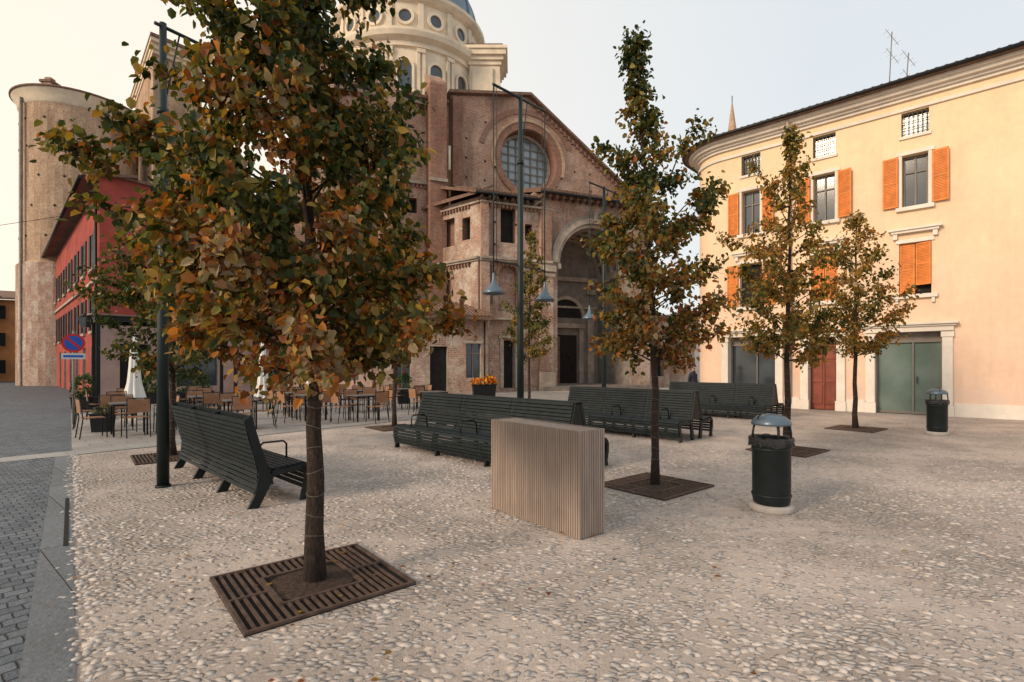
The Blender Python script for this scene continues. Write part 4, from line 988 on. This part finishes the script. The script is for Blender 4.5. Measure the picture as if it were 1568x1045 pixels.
def red():
    e = empty('red_house'); c = Vector((-20, 25)); far = Vector((-40.5, 45.2)); rt = Vector((-13.6, 31.4))
    F = Wall(far, c); L = F.L; ops = []
    for k in range(8):
        s_ = 2.2 + k * 3.4
        if s_ > L - 1.2: break
        ops += [(s_, s_ + 1.1, 6.6, 8.4, 'flat', .3, 'stone', 'glass'), (s_, s_ + 1.1, 3.4, 5.2, 'flat', .3, 'stone', 'glass'), (s_ - .1, s_ + 1.2, 0, 2.6, 'flat', .3, 'stone', 'dark')]
    mb = MB(); F.panel(mb, 0, 10.2, ops, 'red')
    G = Wall(c, rt); G.panel(mb, 3.7, 10.2, [(5.5, 6.4, 6.5, 8.2, 'flat', .3, 'stone', 'glass')], 'red')
    mb.poly([G.P(0, 10.2), G.P(G.L, 10.2), G.P(G.L, 10.4), G.P(0.0, 10.9)], 'red')
    G.panel(mb, 0, 3.7, [(.8, 2.0, 0, 2.7, 'flat', .3, 'stone', 'dark'), (3.2, 5.2, .5, 2.7, 'flat', .3, 'stone', 'glass')], 'pink')
    mb.build('walls', e); mb = MB()
    for k in range(8):
        s_ = 2.2 + k * 3.4
        if s_ > L - 1.2: break
        for z0, z1 in ((6.6, 8.4), (3.4, 5.2)):
            for a in (-.6, 1.12): F.box(mb, s_ + a, s_ + a + .56, z0, z1, .005, .06, 'slat')
            F.box(mb, s_ - .1, s_ + 1.2, z0 - .15, z0 - .01, .003, .12, 'stone')
    F.box(mb, 0, L + .1, 5.75, 5.9, .004, .12, 'stone'); G.box(mb, 0, G.L, 3.7, 3.85, .004, .1, 'stone')
    mb.build('shutters_and_sills', e); mb = MB()
    mb.hexa([F.P(0, 10.25, .7), F.P(L + .3, 10.6, .7), F.P(L + .3, 11.0, -1.5), F.P(0, 11.2, -6), F.P(0, 10.4, .7), F.P(L + .3, 10.75, .7), F.P(L + .3, 11.15, -1.5), F.P(0, 11.4, -6)], 'tile')
    mb.hexa([G.P(-.3, 10.92, .15), G.P(G.L, 10.42, .15), G.P(G.L, 10.42, -9), G.P(-.3, 10.92, -9), G.P(-.3, 11.05, .15), G.P(G.L, 10.55, .15), G.P(G.L, 10.55, -9), G.P(-.3, 11.05, -9)], 'tile')
    mb.tube([F.P(0, 10.2, .75), F.P(L + .3, 10.5, .75)], .09, 'black', 6); mb.tube([F.P(L - .3, 10.3, .1), F.P(L - .3, .1, .1)], .06, 'black', 6)
    mb.build('roof', e)
red()
def simple_house(name, p0, p1, H, mat, depth, cols, rows, base='stone', shutter=None):
    e = empty(name); W = Wall(p0, p1); L = W.L; ops = []; st = L / cols; fh = H / rows
    for i in range(cols):
        for j in range(rows):
            s_ = st * (i + .5); z = fh * j; ops.append((s_ - .45, s_ + .45, z + fh * .3, z + fh * .78, 'flat', .25, base, 'glass'))
    mb = MB(); W.panel(mb, 0, H, ops, mat)
    mb.poly([W.P(0, 0, -depth), W.P(0, 0, 0), W.P(0, H, 0), W.P(0, H, -depth)], mat); mb.poly([W.P(L, 0, 0), W.P(L, 0, -depth), W.P(L, H, -depth), W.P(L, H, 0)], mat)
    mb.build('walls', e); mb = MB()
    for o in ops: W.box(mb, o[0] - .1, o[1] + .1, o[2] - .12, o[2] - .01, .003, .12, base)
    if shutter:
        for o in ops: W.box(mb, o[0] - .5, o[0] - .03, o[2], o[3], .004, .06, shutter); W.box(mb, o[1] + .03, o[1] + .5, o[2], o[3], .004, .06, shutter)
    mb.build('sills', e); mb = MB()
    mb.hexa([W.P(-.4, H, .5), W.P(L + .4, H, .5), W.P(L + .4, H + 1.6, -depth), W.P(-.4, H + 1.6, -depth), W.P(-.4, H + .18, .5), W.P(L + .4, H + .18, .5), W.P(L + .4, H + 1.8, -depth), W.P(-.4, H + 1.8, -depth)], 'tile')
    mb.build('roof', e)
simple_house('orange_house', (-62, 48), (-46.5, 56), 8.4, 'orange', 8, 6, 3, shutter='slat')
simple_house('pink_house', (-56, 44), (-49.5, 47.5), 6.9, 'pink', 5, 3, 2, shutter='slat')
simple_house('white_house', (14.6, 62), (27, 58), 6.6, 'white', 8, 7, 2)
simple_house('pink_house', (-2, 75), (20, 80), 6.0, 'pink', 8, 9, 2)
e = empty('cafe_building'); W = Wall((-15.0, 30.2), (-7.7, 28.2)); mb = MB()
W.panel(mb, 0, 3.6, [(1.0, 2.2, 0, 2.5, 'flat', .3, 'stone', 'dark'), (3.4, 4.8, .8, 2.5, 'flat', .3, 'stone', 'glass'), (5.8, 6.8, .8, 2.5, 'flat', .3, 'stone', 'glass')], 'pink'); mb.build('walls', e)
mb = MB(); L = W.L; mb.hexa([W.P(0, 3.6, .5), W.P(L, 3.6, .5), W.P(L, 5.2, -4), W.P(0, 5.2, -4), W.P(0, 3.8, .5), W.P(L, 3.8, .5), W.P(L, 5.4, -4), W.P(0, 5.4, -4)], 'tile'); mb.build('roof', e)
e = empty('cafe_pergola', (-14.6, 18.2, 0), math.radians(42)); mb = MB()
for x in (0, 2.2, 4.4):
    for yy in (0, 2.3): mb.box(x - .06, x + .06, yy - .06, yy + .06, 0, 3.2, 'black')
mb.box(-.1, 4.5, -.1, .1, 3.201, 3.38, 'black'); mb.box(-.1, 4.5, 2.2, 2.4, 3.201, 3.38, 'black')
for x in np.arange(0, 4.5, .55): mb.box(x - .03, x + .03, .101, 2.199, 3.24, 3.34, 'black')
mb.build('frame', e); mb = MB(); mb.hexa([(-.2, -.2, 3.39), (4.6, -.2, 3.39), (4.6, 2.5, 3.55), (-.2, 2.5, 3.55), (-.2, -.2, 3.43), (4.6, -.2, 3.43), (4.6, 2.5, 3.6), (-.2, 2.5, 3.6)], 'stone_g'); mb.build('canopy', e)
e = empty('wall_lantern', (-20.6, 24.9, 0)); mb = MB(); mb.tube([(0, .5, 4.0), (0, 0, 4.1)], .03, 'black', 6); mb.hexa([(-.12, -.12, 3.45), (.12, -.12, 3.45), (.12, .12, 3.45), (-.12, .12, 3.45), (-.2, -.2, 3.95), (.2, -.2, 3.95), (.2, .2, 3.95), (-.2, .2, 3.95)], 'glass'); mb.tube([(0, 0, 3.951), (0, 0, 4.15)], [.24, .03], 'black', 8); mb.build('lantern', e)
e = empty('bell_tower'); mb = MB(); tx, ty = 25.6, 60; mb.box(tx - 1, tx + 1, ty - 1, ty + 1, 0, 25.5, 'brick_pale'); mb.box(tx - 1.3, tx + 1.3, ty - 1.3, ty + 1.3, 25.501, 26, 'stone'); mb.build('shaft', e)
mb = MB(); mb.tube([(tx, ty, 26), (tx, ty, 29), (tx, ty, 32.2)], [.9, .5, .06], 'brick_pale', 8); mb.tube([(tx, ty, 32), (tx, ty, 33)], .05, 'black', 5); mb.build('spire', e)
mb = MB(); mb.tube([(-60, 40, 10.2), (-45, 35, 9.6), (-20.1, 25.2, 9.2)], .014, 'black', 4); mb.build('overhead_cable')

def person(x, y, rot):
    e = empty('standing_person', (x, y, 0), rot)
    J = {'pel': (0, 0, .86, .13), 'sp': (0, 0, 1.05, .12), 'ch': (0, -.01, 1.22, .145), 'nk': (0, -.01, 1.36, .055), 'hd': (0, -.02, 1.44, .075),
         'hl': (.09, 0, .82, .09), 'kl': (.1, -.03, .45, .06), 'al': (.1, .02, .08, .04), 'tl': (.11, -.12, .035, .035),
         'hr': (-.09, 0, .82, .09), 'kr': (-.1, .02, .45, .06), 'ar': (-.1, .08, .08, .04), 'tr': (-.11, -.05, .035, .035),
         'sl': (.18, 0, 1.27, .055), 'el': (.23, .02, 1.02, .042), 'wl': (.2, -.12, .84, .03), 'sr': (-.18, 0, 1.27, .055), 'er': (-.24, .03, 1.02, .042), 'wr': (-.22, -.06, .8, .03)}
    E = [('pel', 'sp'), ('sp', 'ch'), ('ch', 'nk'), ('nk', 'hd'), ('pel', 'hl'), ('hl', 'kl'), ('kl', 'al'), ('al', 'tl'), ('pel', 'hr'), ('hr', 'kr'), ('kr', 'ar'), ('ar', 'tr'), ('ch', 'sl'), ('sl', 'el'), ('el', 'wl'), ('ch', 'sr'), ('sr', 'er'), ('er', 'wr')]
    ks = list(J); me = bpy.data.meshes.new('body'); me.from_pydata([J[k][:3] for k in ks], [(ks.index(a), ks.index(b)) for a, b in E], [])
    o = bpy.data.objects.new('body', me); COL.objects.link(o); o.parent = e; o.modifiers.new('Skin', 'SKIN'); o.modifiers.new('Sub', 'SUBSURF').levels = 1
    sv = me.skin_vertices[0].data
    for i, k in enumerate(ks): sv[i].radius = (J[k][3],) * 2
    sv[0].use_root = True; me.materials.append(M['coat'])
    mb = MB(); mb.lathe((0, 0), [(0, 1.36), (.045, 1.37), (.07, 1.42), (.08, 1.49), (.075, 1.55), (.05, 1.59), (0, 1.6)], 'skin', 16); mb.tube([(0, -.075, 1.50), (0, -.098, 1.47), (0, -.078, 1.455)], [.008, .012, .008], 'skin', 6)
    for a in (-1, 1): mb.tube([(a * .028, -.07, 1.5), (a * .028, -.079, 1.5)], .009, 'hair', 6); mb.tube([(a * .078, 0, 1.51), (a * .088, .01, 1.48)], .014, 'skin', 6)
    mb.tube([(-.02, -.074, 1.43), (.02, -.074, 1.43)], .005, 'door', 5); mb.build('head', e)
    mb = MB(); mb.lathe((0, .02), [(.085, 1.44), (.093, 1.5), (.088, 1.57), (.055, 1.615), (0, 1.625)], 'hair', 16, math.radians(-20), math.radians(200)); mb.lathe((0, .015), [(.08, 1.55), (.055, 1.61), (0, 1.625)], 'hair', 16); mb.build('hair', e)
    mb = MB()
    for p in ((.2, -.12, .84), (-.22, -.06, .8)):
        mb.tube([p, (p[0], p[1] - .02, p[2] - .07)], [.024, .034], 'skin', 8)
        for k in range(4): mb.tube([(p[0] - .024 + k * .016, p[1] - .02, p[2] - .065), (p[0] - .024 + k * .016, p[1] - .035, p[2] - .1), (p[0] - .022 + k * .015, p[1] - .03, p[2] - .135 + abs(k - 1.5) * .008)], [.009, .008, .006], 'skin', 5)
        mb.tube([(p[0] + .02, p[1] - .02, p[2] - .03), (p[0] + .034, p[1] - .045, p[2] - .08)], [.01, .007], 'skin', 5)
    mb.build('hands', e)
person(6.95, 19.8, .6)

rng = np.random.default_rng(8); n = 300; V = []
pos = np.concatenate([rng.normal((-1.4, 4.2), (1.2, 1.2), (110, 2)), rng.normal((1.9, 7), (1.2, 1.0), (60, 2)), np.stack([rng.uniform(-5, 9, 130), rng.uniform(2, 14, 130)], 1)])
cl = PAL[rng.integers(4, 8, n)] * rng.uniform(.6, 1.1, (n, 1))
F = []
for i, (x, y) in enumerate(pos):
    a = rng.uniform(0, 6.28); s = rng.uniform(.015, .036); c, sn = math.cos(a), math.sin(a)
    for (u, v, z) in ((0, 0, .004), (.5, .4, .018), (1, 0, .008), (.5, -.4, .02)): V.append((x + s * 1.6 * (u * c - v * sn), y + s * 1.6 * (u * sn + v * c), .024 + z * s * 12))
    F.append((4 * i, 4 * i + 1, 4 * i + 2, 4 * i + 3))
me = bpy.data.meshes.new('fallen_leaves'); me.from_pydata(V, [], F); ca = me.color_attributes.new('Col', 'FLOAT_COLOR', 'POINT'); cc = np.ones((n, 4, 4)); cc[:, :, :3] = cl[:, None]; ca.data.foreach_set('color', cc.ravel())
me.materials.append(M['leaf']); o = bpy.data.objects.new('fallen_leaves', me); COL.objects.link(o)

# ---------------------------------------------------------------- light
el = math.radians(24); az_from = math.radians(216)
sd = Vector((math.cos(az_from) * math.cos(el), math.sin(az_from) * math.cos(el), math.sin(el)))
sl = bpy.data.lights.new('sun', 'SUN'); sl.energy = 2.7; sl.angle = math.radians(14); sl.color = (1, .79, .58)
so = bpy.data.objects.new('sun', sl); COL.objects.link(so); so.rotation_euler = (-sd).to_track_quat('-Z', 'Y').to_euler()
w = bpy.data.worlds.new('World'); S.world = w; w.use_nodes = True; nt = w.node_tree; nt.nodes.clear()
out = nt.nodes.new('ShaderNodeOutputWorld'); bg = nt.nodes.new('ShaderNodeBackground'); nt.links.new(bg.outputs[0], out.inputs[0])
sky = nt.nodes.new('ShaderNodeTexSky'); sky.sky_type = 'NISHITA'; sky.sun_disc = False; sky.sun_elevation = el
sky.sun_rotation = math.atan2(sd.x, sd.y); sky.air_density = 1; sky.dust_density = 3; sky.altitude = 50
bg.inputs['Strength'].default_value = .15
g = N(nt, 'ShaderNodeTexCoord').outputs['Generated']
dv = N(nt, 'ShaderNodeVectorMath', operation='DOT_PRODUCT'); nt.links.new(g, dv.inputs[0]); dv.inputs[1].default_value = (-.85, .5, .0)
haze = ramp(nt, dv.outputs['Value'], [(.0, (5.6, 5.9, 6.05)), (.42, (6.6, 6.5, 6.2)), (.95, (8.2, 7.2, 5.9))])
c = mixc(nt, .88, sky.outputs[0], haze)
nt.links.new(c, bg.inputs['Color'])

# ---------------------------------------------------------------- camera
cam = bpy.data.cameras.new('camera'); co = bpy.data.objects.new('camera', cam); COL.objects.link(co)
cam.sensor_width = 36; cam.lens = 790 / 1568 * 36; cam.shift_y = 38 / 1568; co.location = (0, 0, 1.6); co.rotation_euler = (math.radians(90), 0, 0)
cam.clip_end = 2000; S.camera = co
S.view_settings.view_transform = 'Standard'; S.view_settings.look = 'None'; S.view_settings.exposure = 0
